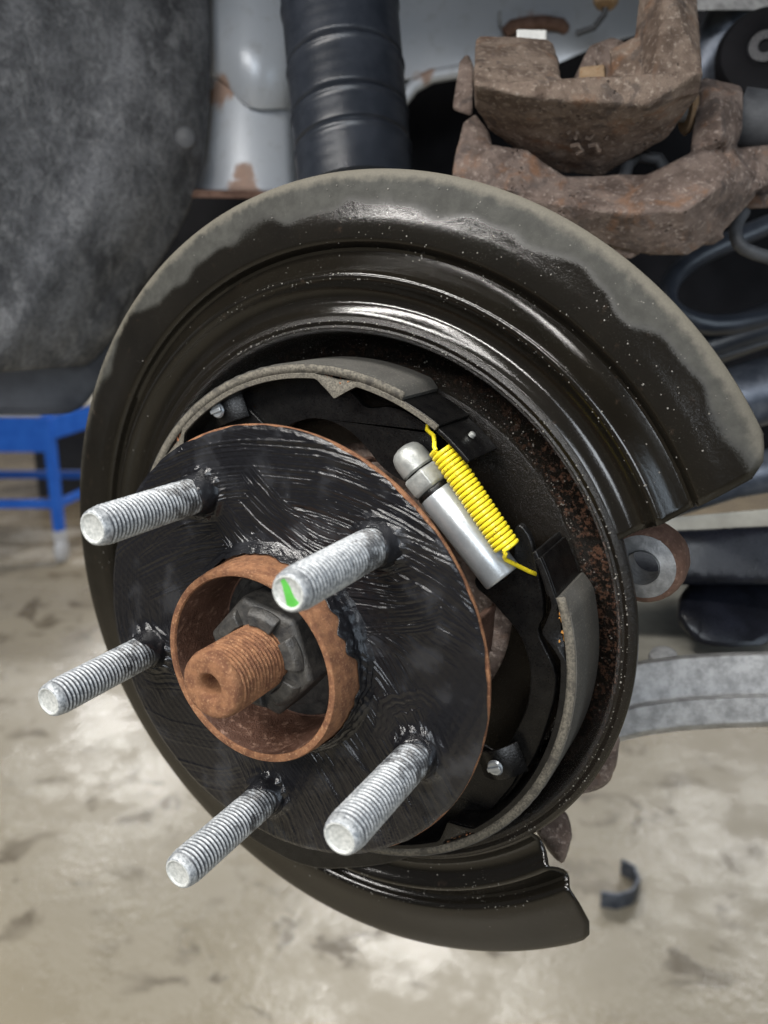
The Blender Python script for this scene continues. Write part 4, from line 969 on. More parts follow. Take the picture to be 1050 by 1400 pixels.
under = [[(-560.6, 540.3, -556.3), (-500.1, 550.1, -616.2), (-409.9, 540.3, -638.8), (-345.8, 550.1, -700.6), (-259.1, 540.3, -721.2), (-191.5, 550.1, -784.9), (-108.3, 540.3, -803.6), (-37.2, 550.1, -869.2), (42.4, 540.3, -886.0), (117.0, 550.1, -953.6), (193.2, 540.3, -968.5)],[(-541.3, 395.1, -520.9), (-480.2, 401.5, -580.0), (-390.5, 395.1, -603.3), (-326.0, 401.5, -664.3), (-239.7, 395.1, -685.8), (-171.7, 401.5, -748.7), (-89.0, 395.1, -768.2), (-17.4, 401.5, -833.0), (61.8, 395.1, -850.6), (136.8, 401.5, -917.3), (212.6, 395.0, -933.0)],[(-526.7, 286.1, -494.3), (-465.4, 290.1, -552.8), (-376.0, 286.1, -576.8), (-311.1, 290.1, -637.1), (-225.2, 286.1, -659.2), (-156.8, 290.1, -721.5), (-74.4, 286.1, -741.6), (-2.6, 290.1, -805.8), (76.3, 286.1, -824.0), (151.7, 290.1, -890.2), (227.1, 286.1, -906.5)],[(-512.2, 177.2, -467.8), (-450.5, 178.6, -525.6), (-361.4, 177.2, -550.2), (-296.2, 178.6, -609.9), (-210.7, 177.2, -632.6), (-142.0, 178.6, -694.3), (-59.9, 177.2, -715.0), (12.3, 178.6, -778.6), (90.9, 177.2, -797.5), (166.6, 178.6, -863.0), (241.6, 177.2, -879.9)],[(-497.7, 68.3, -441.2), (-435.7, 67.2, -498.4), (-346.9, 68.3, -523.6), (-281.4, 67.2, -582.7), (-196.1, 68.3, -606.0), (-127.1, 67.2, -667.1), (-45.4, 68.3, -688.5), (27.2, 67.2, -751.4), (105.4, 68.3, -770.9), (181.4, 67.2, -835.8), (256.2, 68.3, -853.3)],[(-487.0, -11.6, -421.7), (-424.8, -14.5, -478.5), (-336.3, -11.6, -504.1), (-270.5, -14.6, -562.8), (-185.5, -11.6, -586.6), (-116.2, -14.6, -647.2), (-34.7, -11.6, -669.0), (38.1, -14.6, -731.5), (116.0, -11.6, -751.4), (192.3, -14.6, -815.8), (266.8, -11.6, -833.8)],[(-479.3, -69.6, -407.5), (-416.8, -74.0, -464.0), (-328.5, -69.6, -490.0), (-262.6, -74.0, -548.3), (-177.7, -69.6, -572.4), (-108.3, -74.0, -632.7), (-27.0, -69.6, -654.8), (46.0, -74.0, -717.0), (123.8, -69.6, -737.2), (200.3, -74.0, -801.3), (274.6, -69.6, -819.7)],[(-477.1, -85.6, -403.6), (-414.6, -90.3, -460.0), (-326.4, -85.6, -486.1), (-260.4, -90.3, -544.3), (-175.6, -85.6, -568.5), (-106.1, -90.3, -628.7), (-24.9, -85.6, -650.9), (48.2, -90.3, -713.0), (125.9, -85.6, -733.3), (202.4, -90.3, -797.4), (276.7, -85.6, -815.8)]]
MB().grid(under).build('shade_backdrop', M['dark'], car, solid=6)  # upright near-black sheet standing in for the unlit space under the car
MB().hull([(34.3, 291.8, -400.6), (91.3, 296.2, -433.2), (94.1, 277.5, -422.9), (58.4, 278.4, -403.6), (36.9, 277.8, -392.9), (25.2, 305.2, -447.2), (86.6, 309.9, -482.3), (89.0, 291.5, -477.8), (27.0, 291.5, -443.9)], False).build('bracket_plate', M['alu'], car, bevel=3)

# outer quarter panel and arch roof above the picture: they shade the space behind the hub
def arch(r, a, w): return (-20 + r * math.cos(math.radians(a)), 30 + r * math.sin(math.radians(a)), w)
MB().grid([[arch(r, a, 70 - 0.0004 * (r - 480) ** 2) for a in range(-5, 186, 5)] for r in (485, 500, 560, 660, 800)]).build('quarter_panel', M['silver'], car, solid=2)
MB().grid([[arch(r, a, w) for a in range(30, 151, 5)] for r, w in ((485, 68), (484, 20), (492, -120), (498, -300), (500, -560))]).build('arch_roof', M['dark'], car, solid=3)

# ---------------------------------------------------------------- shock absorber boot
sh = thing('shock_absorber', 'black ribbed rubber boot of the shock absorber behind the shield top', 'shock absorber', (-105.2, 169.8, -226.6))
b0, b1 = Vector((-134.3, 295.8, -260.1)), Vector((-97.0, 161.9, -219.1))
axs = (b1 - b0); Lb = axs.length
pr2 = []
ribs = [0.22, 0.475, 0.675, 0.81]
m = 160
for i in range(m + 1):
    t = i / m
    r = 33.5 - 1.6 * t
    for q in ribs: r -= 2.4 * math.exp(-((t - q) / 0.006) ** 2); r += 0.9 * math.exp(-((t - q - 0.02) / 0.010) ** 2)
    r += 0.03 * math.sin(t * 140)
    pr2.append((r, t * Lb))
pr2 += [(30, Lb + 0.5), (27, Lb + 1)]
MB().lathe(pr2, 80, b0, axs).build('dust_boot', M['rubber'], sh)
MB().lathe([(23, Lb - 4), (25, Lb + 4), (25, Lb + 60)], 48, b0, axs).build('damper_tube', M['machined'], sh)

# ---------------------------------------------------------------- wheel arch liner
lin = thing('wheel_arch_liner', 'mottled grey felt wheel arch liner filling the upper left', 'arch liner', (-299.7, 203.6, -237.4))
felt = [[(-355.6, 301.4, -133.2), (-349.7, 304.1, -145.7), (-347.7, 307.2, -157.0), (-345.1, 309.7, -167.0), (-341.4, 311.7, -175.6), (-337.9, 313.7, -184.0), (-335.3, 315.9, -192.9), (-332.2, 317.9, -201.3), (-327.5, 319.2, -208.2), (-322.0, 320.1, -214.3), (-317.7, 321.5, -221.2), (-315.1, 323.6, -229.8), (-312.9, 325.9, -238.7), (-310.1, 328.0, -247.1), (-307.2, 330.0, -255.4), (-305.4, 332.6, -265.0), (-304.5, 335.6, -275.6), (-302.9, 338.3, -285.6), (-299.8, 340.3, -294.0), (-296.2, 342.2, -302.2), (-293.8, 344.6, -311.6), (-292.7, 347.8, -322.7), (-291.9, 351.2, -334.5), (-291.4, 354.8, -347.0)],[(-354.9, 285.9, -130.3), (-349.9, 288.8, -143.3), (-347.2, 291.3, -154.0), (-343.4, 293.2, -163.0), (-339.3, 294.9, -171.2), (-336.1, 296.7, -179.8), (-333.2, 298.7, -188.3), (-329.0, 300.1, -195.7), (-323.6, 301.0, -201.9), (-318.8, 302.0, -208.5), (-315.9, 303.8, -216.6), (-314.0, 306.0, -225.7), (-311.7, 308.1, -234.4), (-308.8, 309.9, -242.6), (-306.6, 312.0, -251.5), (-305.4, 314.6, -261.5), (-304.0, 317.2, -271.6), (-301.2, 319.1, -280.1), (-297.2, 320.6, -287.6), (-293.9, 322.3, -295.8), (-291.9, 324.7, -305.6), (-290.6, 327.5, -316.4), (-289.4, 330.4, -327.6), (-289.3, 333.9, -340.3)],[(-355.0, 270.6, -127.9), (-349.7, 273.1, -140.6), (-345.7, 275.0, -150.3), (-341.1, 276.5, -158.6), (-337.1, 278.0, -166.8), (-334.0, 279.7, -175.3), (-330.4, 281.2, -183.2), (-325.3, 282.1, -189.7), (-320.2, 283.0, -196.0), (-316.7, 284.4, -203.6), (-314.9, 286.4, -212.6), (-313.1, 288.5, -221.7), (-310.5, 290.2, -230.0), (-307.9, 292.0, -238.4), (-306.4, 294.1, -247.9), (-305.1, 296.4, -257.8), (-302.6, 298.3, -266.6), (-298.6, 299.6, -273.8), (-294.5, 300.8, -281.0), (-291.7, 302.6, -289.6), (-290.0, 304.9, -299.6), (-288.4, 307.2, -309.9), (-287.3, 309.9, -321.0), (-288.1, 313.4, -334.6)],[(-355.1, 255.2, -125.4), (-348.5, 257.1, -137.3), (-343.1, 258.4, -146.1), (-338.2, 259.6, -154.2), (-334.5, 261.1, -162.6), (-330.9, 262.5, -170.8), (-326.2, 263.5, -177.9), (-320.9, 264.3, -184.2), (-316.8, 265.4, -191.3), (-314.7, 267.1, -200.1), (-313.3, 269.1, -209.5), (-311.1, 270.8, -218.2), (-308.3, 272.3, -226.4), (-306.1, 274.1, -235.3), (-304.7, 276.1, -244.9), (-302.5, 277.9, -254.0), (-298.6, 279.1, -261.3), (-294.0, 280.0, -268.0), (-290.4, 281.3, -275.6), (-288.0, 283.1, -284.8), (-286.1, 285.0, -294.5), (-284.2, 287.1, -304.6), (-283.6, 289.7, -316.3), (-285.4, 293.3, -331.2)],[(-354.4, 239.4, -122.4), (-346.1, 240.7, -133.3), (-340.0, 241.7, -141.6), (-335.3, 242.9, -149.8), (-331.5, 244.2, -158.2), (-327.2, 245.2, -165.8), (-321.9, 246.0, -172.4), (-317.3, 246.8, -179.2), (-314.6, 248.2, -187.6), (-313.3, 250.0, -197.1), (-311.6, 251.7, -206.2), (-308.8, 253.0, -214.5), (-306.2, 254.4, -223.0), (-304.4, 256.1, -232.2), (-302.4, 257.8, -241.4), (-298.9, 258.9, -249.1), (-294.1, 259.7, -255.5), (-289.6, 260.6, -262.3), (-286.6, 261.9, -270.7), (-284.4, 263.6, -280.1), (-282.2, 265.3, -289.5), (-280.5, 267.1, -299.8), (-280.8, 269.8, -312.6), (-283.4, 273.3, -328.5)],[(-352.5, 223.3, -118.6), (-343.0, 224.2, -128.6), (-336.9, 225.1, -136.9), (-332.6, 226.1, -145.3), (-328.5, 227.2, -153.4), (-323.5, 227.9, -160.4), (-318.5, 228.6, -167.1), (-315.2, 229.7, -175.0), (-313.8, 231.2, -184.4), (-312.5, 232.8, -193.9), (-310.2, 234.1, -202.4), (-307.3, 235.2, -210.5), (-305.0, 236.6, -219.3), (-303.1, 238.0, -228.4), (-300.0, 239.1, -236.4), (-295.3, 239.8, -242.9), (-290.3, 240.4, -249.1), (-286.7, 241.4, -256.7), (-284.3, 242.8, -265.6), (-281.9, 244.1, -274.8), (-279.7, 245.6, -284.1), (-278.7, 247.4, -295.1), (-279.9, 250.0, -309.0), (-282.6, 253.1, -325.0)],[(-349.4, 207.0, -114.1), (-339.6, 207.7, -123.7), (-334.1, 208.5, -132.3), (-329.8, 209.4, -140.7), (-325.2, 210.2, -148.2), (-320.1, 210.8, -155.0), (-316.2, 211.6, -162.5), (-314.5, 212.8, -171.5), (-313.5, 214.2, -181.2), (-311.7, 215.4, -190.2), (-308.8, 216.4, -198.2), (-306.1, 217.4, -206.4), (-304.0, 218.6, -215.2), (-301.3, 219.6, -223.6), (-297.0, 220.3, -230.3), (-291.9, 220.7, -236.2), (-287.6, 221.4, -243.0), (-284.8, 222.4, -251.4), (-282.6, 223.6, -260.4), (-280.1, 224.8, -269.3), (-278.2, 226.1, -279.0), (-278.2, 227.9, -291.0), (-280.0, 230.2, -305.3), (-282.0, 232.7, -320.5)],[(-345.7, 190.6, -109.1), (-336.4, 191.2, -119.0), (-331.5, 192.0, -127.7), (-327.0, 192.7, -135.8), (-322.0, 193.2, -142.9), (-317.7, 193.9, -150.2), (-315.4, 194.8, -158.7), (-314.6, 195.9, -168.4), (-313.3, 197.0, -177.7), (-310.7, 197.9, -185.9), (-307.7, 198.6, -193.7), (-305.3, 199.5, -202.0), (-302.9, 200.4, -210.4), (-299.1, 201.0, -217.6), (-294.0, 201.4, -223.5), (-289.3, 201.9, -229.6), (-286.1, 202.6, -237.3), (-283.9, 203.6, -246.1), (-281.6, 204.5, -254.9), (-279.2, 205.5, -263.8), (-278.2, 206.7, -274.2), (-278.9, 208.3, -286.9), (-280.4, 210.2, -300.8), (-281.5, 212.0, -314.5)],[(-342.0, 174.4, -104.3), (-333.7, 174.9, -114.4), (-329.0, 175.5, -123.0), (-324.2, 176.0, -130.7), (-319.6, 176.5, -137.9), (-316.7, 177.1, -146.0), (-315.8, 178.0, -155.4), (-315.1, 178.9, -165.0), (-313.0, 179.6, -173.4), (-309.9, 180.2, -181.0), (-307.1, 180.8, -188.8), (-304.8, 181.5, -197.0), (-301.6, 182.1, -204.5), (-296.9, 182.4, -210.6), (-291.9, 182.7, -216.3), (-288.3, 183.2, -223.3), (-286.1, 183.9, -231.8), (-284.1, 184.7, -240.5), (-281.7, 185.4, -249.0), (-279.9, 186.2, -258.2), (-279.8, 187.3, -269.4), (-280.7, 188.6, -282.0), (-281.3, 189.9, -294.6), (-281.5, 191.1, -307.0)],[(-338.7, 158.2, -99.7), (-331.4, 158.7, -109.9), (-326.7, 159.1, -118.2), (-322.0, 159.5, -125.6), (-318.6, 159.9, -133.3), (-317.3, 160.5, -142.3), (-317.0, 161.1, -151.9), (-315.6, 161.7, -160.7), (-312.8, 162.1, -168.2), (-309.7, 162.5, -175.5), (-307.4, 163.0, -183.3), (-304.7, 163.5, -190.9), (-300.7, 163.7, -197.3), (-295.7, 164.0, -202.8), (-291.7, 164.2, -209.1), (-289.4, 164.7, -217.0), (-287.8, 165.3, -225.7), (-285.7, 165.8, -234.1), (-283.7, 166.3, -242.5), (-282.8, 167.0, -252.3), (-283.2, 167.8, -263.6), (-283.7, 168.7, -275.3), (-283.4, 169.5, -286.4), (-283.3, 170.3, -297.9)],[(-336.0, 142.2, -95.4), (-329.4, 142.5, -105.4), (-324.9, 142.7, -113.2), (-321.2, 143.0, -120.7), (-319.5, 143.3, -129.1), (-319.4, 143.7, -138.5), (-318.9, 144.1, -147.4), (-316.7, 144.4, -155.0), (-313.6, 144.6, -161.9), (-311.2, 144.9, -169.1), (-309.0, 145.1, -176.6), (-305.8, 145.4, -183.1), (-301.3, 145.5, -188.6), (-297.2, 145.6, -194.3), (-294.8, 145.9, -201.5), (-293.6, 146.2, -209.9), (-292.3, 146.6, -218.2), (-290.4, 146.9, -226.1), (-289.1, 147.2, -234.7), (-289.2, 147.7, -244.8), (-289.7, 148.2, -255.5), (-289.4, 148.6, -265.6), (-288.6, 149.0, -275.4), (-288.9, 149.5, -286.6)],[(-333.7, 126.2, -91.4), (-327.6, 126.3, -100.8), (-323.8, 126.4, -108.3), (-321.7, 126.5, -116.2), (-321.6, 126.7, -125.1), (-321.9, 126.8, -134.1), (-320.6, 126.9, -141.8), (-317.9, 127.0, -148.4), (-315.3, 127.1, -154.9), (-313.5, 127.2, -162.0), (-311.2, 127.3, -168.7), (-307.5, 127.3, -174.2), (-303.6, 127.4, -179.5), (-301.1, 127.5, -185.9), (-300.3, 127.6, -193.8), (-299.7, 127.7, -202.0), (-298.5, 127.8, -209.6), (-297.2, 127.9, -217.4), (-297.0, 128.1, -226.2), (-297.5, 128.2, -235.9), (-297.5, 128.4, -245.2), (-296.5, 128.5, -253.8), (-296.1, 128.7, -262.9), (-297.5, 128.9, -274.2)],[(-331.4, 108.9, -87.2), (-325.9, 108.9, -95.9), (-323.4, 108.9, -103.6), (-323.1, 108.8, -111.9), (-323.9, 108.7, -120.7), (-323.6, 108.7, -128.6), (-321.5, 108.7, -135.1), (-319.0, 108.7, -141.1), (-317.2, 108.7, -147.6), (-315.6, 108.6, -154.2), (-313.0, 108.6, -159.9), (-309.6, 108.7, -164.9), (-307.0, 108.7, -170.6), (-306.4, 108.6, -177.9), (-306.6, 108.6, -185.9), (-306.2, 108.6, -193.5), (-305.2, 108.6, -200.6), (-304.8, 108.5, -208.4), (-305.4, 108.5, -217.1), (-305.8, 108.4, -225.8), (-305.1, 108.4, -233.5), (-304.0, 108.4, -241.1), (-304.5, 108.4, -250.2), (-307.2, 108.3, -261.7)],[(-330.6, 94.9, -84.4), (-325.7, 94.8, -93.0), (-324.2, 94.7, -100.9), (-324.8, 94.5, -109.5), (-325.4, 94.3, -117.9), (-324.3, 94.2, -124.8), (-321.9, 94.2, -130.7), (-319.7, 94.1, -136.6), (-318.4, 94.1, -143.1), (-316.7, 94.1, -149.2), (-313.9, 94.1, -154.4), (-311.0, 94.1, -159.5), (-309.8, 94.1, -165.9), (-310.2, 93.9, -173.6), (-310.6, 93.8, -181.4), (-310.1, 93.7, -188.5), (-309.3, 93.7, -195.5), (-309.5, 93.6, -203.4), (-310.2, 93.4, -211.8), (-310.0, 93.3, -219.5), (-308.8, 93.3, -226.3), (-308.1, 93.2, -233.6), (-309.4, 93.1, -243.1), (-312.7, 92.8, -254.7)],[(-331.5, 83.0, -83.0), (-327.3, 82.9, -91.6), (-326.8, 82.6, -99.8), (-327.8, 82.3, -108.3), (-327.9, 82.1, -116.0), (-326.2, 82.0, -122.2), (-323.8, 82.0, -127.8), (-322.1, 81.9, -133.7), (-321.0, 81.8, -140.0), (-319.1, 81.8, -145.7), (-316.4, 81.9, -150.7), (-314.4, 81.8, -156.1), (-314.3, 81.7, -163.1), (-315.3, 81.5, -170.9), (-315.6, 81.3, -178.3), (-315.1, 81.2, -185.0), (-314.8, 81.1, -192.0), (-315.4, 80.9, -199.8), (-315.9, 80.7, -207.7), (-315.1, 80.7, -214.5), (-313.8, 80.6, -220.8), (-313.7, 80.5, -228.3), (-315.8, 80.2, -238.1), (-319.5, 79.8, -249.4)],[(-334.0, 70.9, -82.5), (-330.9, 70.7, -91.1), (-331.3, 70.3, -99.3), (-332.5, 69.9, -107.4), (-332.1, 69.6, -114.3), (-330.1, 69.6, -119.8), (-328.0, 69.6, -125.1), (-327.0, 69.5, -131.1), (-326.2, 69.4, -137.0), (-324.3, 69.4, -142.2), (-322.1, 69.4, -147.1), (-321.3, 69.3, -153.0), (-322.4, 69.1, -160.3), (-323.7, 68.8, -167.9), (-324.1, 68.6, -174.7), (-323.7, 68.4, -181.1), (-324.0, 68.3, -188.0), (-325.0, 68.0, -195.5), (-325.2, 67.9, -202.6), (-324.2, 67.8, -208.5), (-323.2, 67.8, -214.5), (-324.0, 67.6, -222.3), (-327.1, 67.1, -232.1), (-331.2, 66.6, -243.1)],[(-337.0, 61.0, -82.8), (-334.8, 60.6, -91.3), (-335.9, 60.1, -99.5), (-336.9, 59.7, -107.1), (-336.0, 59.5, -113.2), (-334.0, 59.5, -118.4), (-332.5, 59.4, -123.7), (-331.9, 59.3, -129.5), (-331.1, 59.2, -135.2), (-329.4, 59.2, -140.0), (-327.8, 59.2, -145.0), (-328.1, 59.0, -151.3), (-329.8, 58.7, -158.7), (-331.3, 58.3, -166.0), (-331.6, 58.1, -172.4), (-331.6, 58.0, -178.6), (-332.4, 57.8, -185.4), (-333.4, 57.5, -192.6), (-333.3, 57.4, -198.9), (-332.2, 57.4, -204.3), (-331.7, 57.3, -210.3), (-333.4, 57.0, -218.3), (-337.0, 56.4, -228.1), (-341.4, 55.8, -238.7)]]
MB().grid(felt).build('felt_panel', M['felt'], lin, solid=3.5, sub=1)
MB().lathe([(0.1, 1.0), (5.5, 0.8), (7.0, -0.2), (7.2, -2), (5, -4)], 28, (-251.0, 208.1, -257.2), (0.45, 0.1, 0.85)).build('push_clip', M['rubber_grey'], lin)
low = [[(-423.6, 93.2, -140.6), (-412.1, 93.9, -156.0), (-400.1, 94.7, -171.7), (-387.6, 95.6, -187.6), (-374.7, 96.4, -203.9), (-361.2, 97.3, -220.4), (-347.2, 98.2, -237.2), (-332.7, 99.2, -254.3), (-317.8, 100.1, -271.6)],[(-419.2, 75.7, -135.1), (-408.8, 75.7, -149.7), (-397.9, 75.8, -164.5), (-386.6, 75.9, -179.6), (-374.7, 76.0, -195.0), (-362.4, 76.1, -210.6), (-349.7, 76.2, -226.5), (-336.4, 76.4, -242.7), (-322.7, 76.5, -259.1)],[(-414.8, 58.3, -129.6), (-405.5, 57.6, -143.4), (-395.7, 57.0, -157.4), (-385.4, 56.3, -171.7), (-374.8, 55.6, -186.2), (-363.6, 55.0, -200.9), (-352.1, 54.3, -215.9), (-340.0, 53.7, -231.2), (-327.6, 53.1, -246.6)],[(-415.1, 45.3, -127.7), (-406.7, 43.9, -140.7), (-397.9, 42.6, -154.0), (-388.7, 41.3, -167.5), (-379.0, 39.9, -181.2), (-369.0, 38.6, -195.2), (-358.5, 37.2, -209.3), (-347.6, 35.8, -223.7), (-336.2, 34.4, -238.4)],[(-407.3, 32.9, -120.9), (-400.2, 31.7, -133.3), (-392.7, 30.6, -146.0), (-384.8, 29.4, -158.8), (-376.5, 28.3, -171.8), (-367.9, 27.2, -185.1), (-358.8, 26.0, -198.5), (-349.3, 24.9, -212.2), (-339.5, 23.8, -226.1)],[(-385.0, 34.4, -107.6), (-379.5, 33.2, -119.1), (-373.6, 32.1, -130.8), (-367.4, 30.9, -142.7), (-360.8, 29.7, -154.8), (-353.9, 28.6, -167.1), (-346.5, 27.4, -179.6), (-338.9, 26.3, -192.3), (-330.8, 25.1, -205.2)]]
MB().grid(low).build('lower_trim', M['trim'], lin, solid=3, sub=1)

# ---------------------------------------------------------------- suspension arms, drive shaft and hoses at right
arm = thing('lower_control_arm', 'grey pressed steel lower control arm at the right edge below the ear', 'control arm', (112.4, -68.7, -181.2))
wall = [[(56.7, -72.4, -155.5), (73.8, -62.7, -168.0), (85.7, -59.5, -175.5), (100.8, -57.2, -184.5), (119.1, -55.9, -194.9), (137.4, -55.3, -205.1), (158.9, -55.0, -217.0)],[(58.5, -70.4, -148.9), (75.4, -60.9, -161.1), (87.1, -57.7, -168.5), (101.9, -55.5, -177.3), (119.8, -54.2, -187.6), (137.9, -53.6, -197.6), (159.0, -53.3, -209.2)],[(61.1, -87.1, -143.8), (77.9, -77.7, -156.0), (89.5, -74.5, -163.4), (104.3, -72.3, -172.2), (122.2, -71.0, -182.4), (140.2, -70.4, -192.4), (161.3, -70.1, -204.0)],[(62.5, -86.5, -138.9), (79.1, -77.1, -150.9), (90.6, -74.0, -158.2), (105.2, -71.8, -166.9), (122.8, -70.5, -176.9), (140.6, -70.0, -186.8), (161.4, -69.7, -198.3)],[(63.5, -96.5, -137.4), (80.2, -87.1, -149.5), (91.7, -84.0, -156.8), (106.3, -81.8, -165.5), (124.0, -80.5, -175.6), (141.9, -79.9, -185.5), (162.7, -79.7, -197.0)],[(62.4, -101.8, -142.3), (79.3, -92.3, -154.5), (91.0, -89.1, -161.9), (105.9, -86.9, -170.8), (123.9, -85.6, -181.0), (142.0, -85.0, -191.1), (163.1, -84.7, -202.7)]]
MB().grid(wall).build('front_wall', M['alu'], arm, solid=2.5, bevel=0.5)
pan = [[(43.7, -72.0, -150.9), (62.2, -72.0, -161.1), (80.8, -72.0, -171.2), (99.3, -72.0, -181.3), (117.8, -72.0, -191.5), (136.4, -72.0, -201.6), (161.1, -72.0, -215.1)],[(37.0, -79.2, -172.2), (56.6, -79.2, -182.9), (76.2, -79.2, -193.6), (95.8, -79.2, -204.3), (115.4, -79.2, -215.1), (135.0, -79.2, -225.8), (161.2, -79.2, -240.1)],[(25.7, -81.8, -206.6), (46.9, -81.8, -218.2), (68.1, -81.8, -229.8), (89.3, -81.8, -241.4), (110.6, -81.8, -253.0), (131.8, -81.8, -264.6), (160.1, -81.8, -280.1)],[(14.1, -82.3, -241.5), (36.9, -82.3, -254.0), (59.8, -82.3, -266.5), (82.6, -82.3, -279.0), (105.5, -82.3, -291.4), (128.3, -82.3, -303.9), (158.7, -82.3, -320.6)],[(1.7, -76.3, -278.0), (26.1, -76.3, -291.4), (50.6, -76.3, -304.7), (75.0, -76.3, -318.1), (99.5, -76.3, -331.5), (123.9, -76.3, -344.9), (156.5, -76.3, -362.7)],[(-6.8, -62.7, -301.4), (18.6, -62.7, -315.2), (43.9, -62.7, -329.1), (69.3, -62.7, -343.0), (94.7, -62.7, -356.8), (120.1, -62.7, -370.7), (153.9, -62.7, -389.2)]]
MB().grid(pan).build('pan', M['pan'], arm, solid=2.5)
MB().hull([(85.6, -54.4, -259.8), (91.7, -45.9, -277.8), (108.6, -43.9, -299.4), (145.9, -41.0, -320.7), (152.5, -69.8, -256.1), (119.2, -69.6, -233.2), (101.5, -67.6, -228.9), (90.1, -63.1, -238.3), (90.8, -50.9, -228.3)]).build('spring_seat', M['plastic'], arm, bevel=3, sub=1)
MB().lathe([(0.1, 3), (4.5, 3), (6.2, 2.2), (7, 0), (7, -4)], 28, (93.1, -58.9, -184.5), (0, 1, 0.25)).build('arm_bolt', M['alu'], arm)
arm2 = thing('upper_link', 'black plastic covered suspension link running right from behind the drilled ear', 'suspension link', (96.8, -19.8, -229.6))
MB().hull([(11.9, -18.2, -213.3), (63.0, -16.3, -230.0), (97.8, -14.8, -243.6), (140.7, -6.6, -269.6), (144.9, -36.4, -257.8), (100.5, -34.9, -238.7), (65.1, -41.4, -229.1), (20.2, -41.0, -216.5), (4.7, -29.7, -235.3), (93.9, -28.1, -278.6), (140.3, -20.1, -306.5), (144.0, -48.2, -299.7), (59.1, -49.9, -258.6)]).build('link_beam', M['plastic'], arm2, bevel=4, remesh=2.5, smooth_it=4)
MB().hull([(16.1, -15.2, -224.8), (74.0, -11.6, -249.3), (96.9, -9.3, -259.0), (139.2, -0.9, -284.8), (140.8, -11.2, -277.7), (98.5, -19.3, -254.4), (61.1, -22.3, -240.1), (16.2, -25.4, -226.4), (69.9, -20.3, -273.9), (138.7, -10.6, -314.6)]).build('link_flange', M['pan'], arm2, bevel=2)
ds = thing('drive_shaft', 'blue black metal drive shaft tube running right from behind the shield tip', 'drive shaft', (96.6, 45.9, -356.8))
MB().tube([(64.6, 32.5, -346.9), (92.8, 44.6, -354.3), (139.0, 61.5, -373.1)], 20.5, 40).build('shaft_tube', M['shaft'], ds)
MB().tube([(64.3, 32.1, -349.0), (75.8, 37.4, -351.0)], 25, 40).build('shaft_boot', M['rubber'], ds)
tag(MB().tube([(25.4, 55.2, -415.5), (61.8, 71.2, -428.6), (97.2, 85.7, -440.7), (135.4, 101.5, -460.7)], 15, 24).build('stabilizer_bar', M['rubber'], origin=(79.9, 76.5, -434.3)), 'glossy black stabilizer bar above the blue black drive shaft', 'stabilizer bar')
tag(MB().tube([(53.2, -17.7, -312.9), (99.9, 1.2, -332.6), (146.0, 11.9, -349.4)], 13.5, 24).build('track_rod', M['shaft'], origin=(103.7, 2.1, -335.0)), 'dark blue track rod below the drive shaft at the right edge', 'rod')
tag(MB().tube([(110.7, 161.0, -448.3), (79.2, 144.2, -419.8), (56.0, 132.4, -397.5), (45.2, 119.3, -381.5), (43.6, 107.0, -370.9), (49.6, 96.6, -368.4), (63.3, 90.1, -376.3), (79.6, 87.1, -390.2), (115.0, 97.2, -430.4)], 7.0, 16).build('brake_hose', M['rubber'], origin=(44.2, 109.3, -371.9), sub=1), 'black hose looping behind the shield below the caliper bracket', 'hose')
tag(MB().tube([(41.2, 53.5, -388.1), (71.0, 64.9, -403.2), (100.6, 75.9, -415.8), (138.2, 84.4, -439.1)], 2.0, 10).build('sensor_cable', M['rubber_grey'], origin=(83.6, 68.3, -411.2)), 'thin grey cable running just above the drive shaft', 'cable')
bs = thing('rubber_bush', 'dark rubber bush high at the right edge beside the caliper arm', 'bush', (84.1, 245.0, -389.4))
MB().lathe([(0.1, 10), (10, 10), (12, 8), (24, 6), (28, 0), (28, -40)], 40, (85.8, 247.1, -391.0), (0.1, 0.2, 1)).build('bush_body', M['dark'], bs)
MB().lathe([(4, 12), (9, 12), (10, 9)], 30, (85.8, 247.1, -391.0), (0.1, 0.2, 1)).build('bush_sleeve', M['plastic'], bs)
tag(MB().tube([(36.1, 236.6, -431.5), (52.8, 267.0, -438.4), (57.6, 284.1, -440.5), (58.9, 309.9, -443.5)], 16, 24).build('metal_tube', M['shaft'], origin=(52.8, 267.0, -438.4)), 'dark blue tube rising behind the caliper arm at top right', 'tube')

# ---------------------------------------------------------------- hook lying on the floor
hk = [(-116.9, -1050.0, -1290.9),(-88.5, -1050.0, -1282.0),(-72.8, -1050.0, -1250.3),(-78.2, -1050.0, -1210.9),(-100.1, -1050.0, -1185.6),(-129.3, -1050.0, -1178.5)]
rows = []
hk = [Vector(p) + Vector((0, 2, 0)) for p in hk]
mb = MB()
for i, p in enumerate(hk):
    t = (hk[min(i + 1, 5)] - hk[max(i - 1, 0)]).normalized(); g = Vector((0, 1, 0)).cross(t)
    rows.append([p + g * a + Vector((0, b, 0)) for a, b in ((-3, 0), (3, 0), (3, 34), (-3, 34))])
mb.grid(rows, closed_u=True, smooth=True)
mb.f += [(0, 1, 2, 3), (23, 22, 21, 20)]; mb.s += [False, False]
tag(mb.build('metal_strap', M['shaft'], origin=hk[3], bevel=1.0), 'dark curved steel strap lying on the floor at lower right', 'strap')

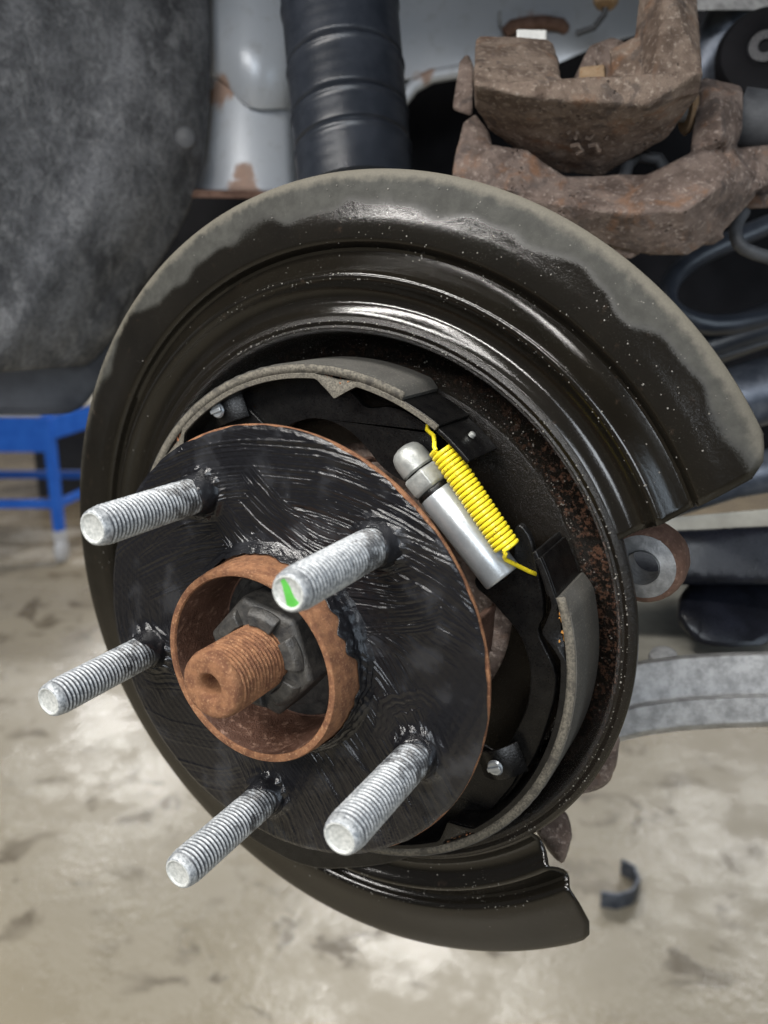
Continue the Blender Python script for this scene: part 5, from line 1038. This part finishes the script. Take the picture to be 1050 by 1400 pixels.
# ---------------------------------------------------------------- blue tool cart
cx = Vector((-2690.0, -1050.0, -2115.5))
cart = thing('tool_cart', 'bright blue metal tool cart on casters at the left edge', 'tool cart', tuple(cx))
lf = Vector((-0.877, 0, 0.480)); bk = Vector((-0.30, 0, -0.954))
W_, D_, Ht = 900, 560, 640
def post(p):
    MB().box(Vector(p) + Vector((0, 140 + (Ht - 140) / 2, 0)), lf * 18, bk.normalized() * 18, Vector((0, (Ht - 140) / 2, 0))).build('leg', M['blue'], cart, bevel=3)
    w = MB().lathe([(0.1, -16), (46, -16), (52, -11), (52, 11), (46, 16), (0.1, 16)], 28, Vector(p) + Vector((0, 52, 0)), lf)
    wo = w.build('caster', M['caster'], cart)
    MB().box(Vector(p) + Vector((0, 118, 0)), lf * 20, bk * 20, (0, 22, 0)).build('fork', M['caster'], wo, bevel=2)
for a, b in ((0, 0), (1, 0), (0, 1), (1, 1)):
    post(cx + lf * W_ * a + bk * D_ * b)
for b in (0, 1):
    MB().box(cx + lf * W_ / 2 + bk * (D_ * b + (-20 if b == 0 else 20)) + Vector((0, Ht - 85, 0)), lf * (W_ / 2 + 20), bk * 4, (0, 72, 0)).build('tray_panel', M['blue'], cart, bevel=3)
    MB().box(cx + lf * W_ / 2 + bk * D_ * b + Vector((0, 258, 0)), lf * (W_ / 2), bk * 14, (0, 18, 0)).build('lower_rail', M['blue'], cart, bevel=3)
for a in (0, 1):
    MB().box(cx + lf * (W_ * a + (-20 if a == 0 else 20)) + bk * D_ / 2 + Vector((0, Ht - 60, 0)), lf * 4, bk * (D_ / 2 + 10), (0, 46, 0)).build('tray_panel', M['blue'], cart, bevel=3)
    MB().box(cx + lf * W_ * a + bk * D_ / 2 + Vector((0, 255, 0)), lf * 14, bk * (D_ / 2), (0, 16, 0)).build('lower_rail', M['blue'], cart, bevel=3)
MB().box(cx + lf * W_ / 2 + bk * D_ / 2 + Vector((0, Ht + 4, 0)), lf * (W_ / 2 + 10), bk * (D_ / 2 + 10), (0, 18, 0)).build('worktop', M['mat_tray'], cart, bevel=8)
bn = thing('storage_bin', 'dark grey bin with a red lid behind the blue tool cart', 'bin', (-3502.3, -1050.0, -3159.3))
bc = Vector((-3502.3, -1050.0, -3159.3))
MB().box(bc + Vector((0, 190, 0)), lf * 300, bk * 200, (0, 190, 0)).build('bin_body', M['rubber_grey'], bn, bevel=12)
MB().box(bc + Vector((0, 405, 0)), lf * 310, bk * 210, (0, 24, 0)).build('lid', M['red'], bn, bevel=8)
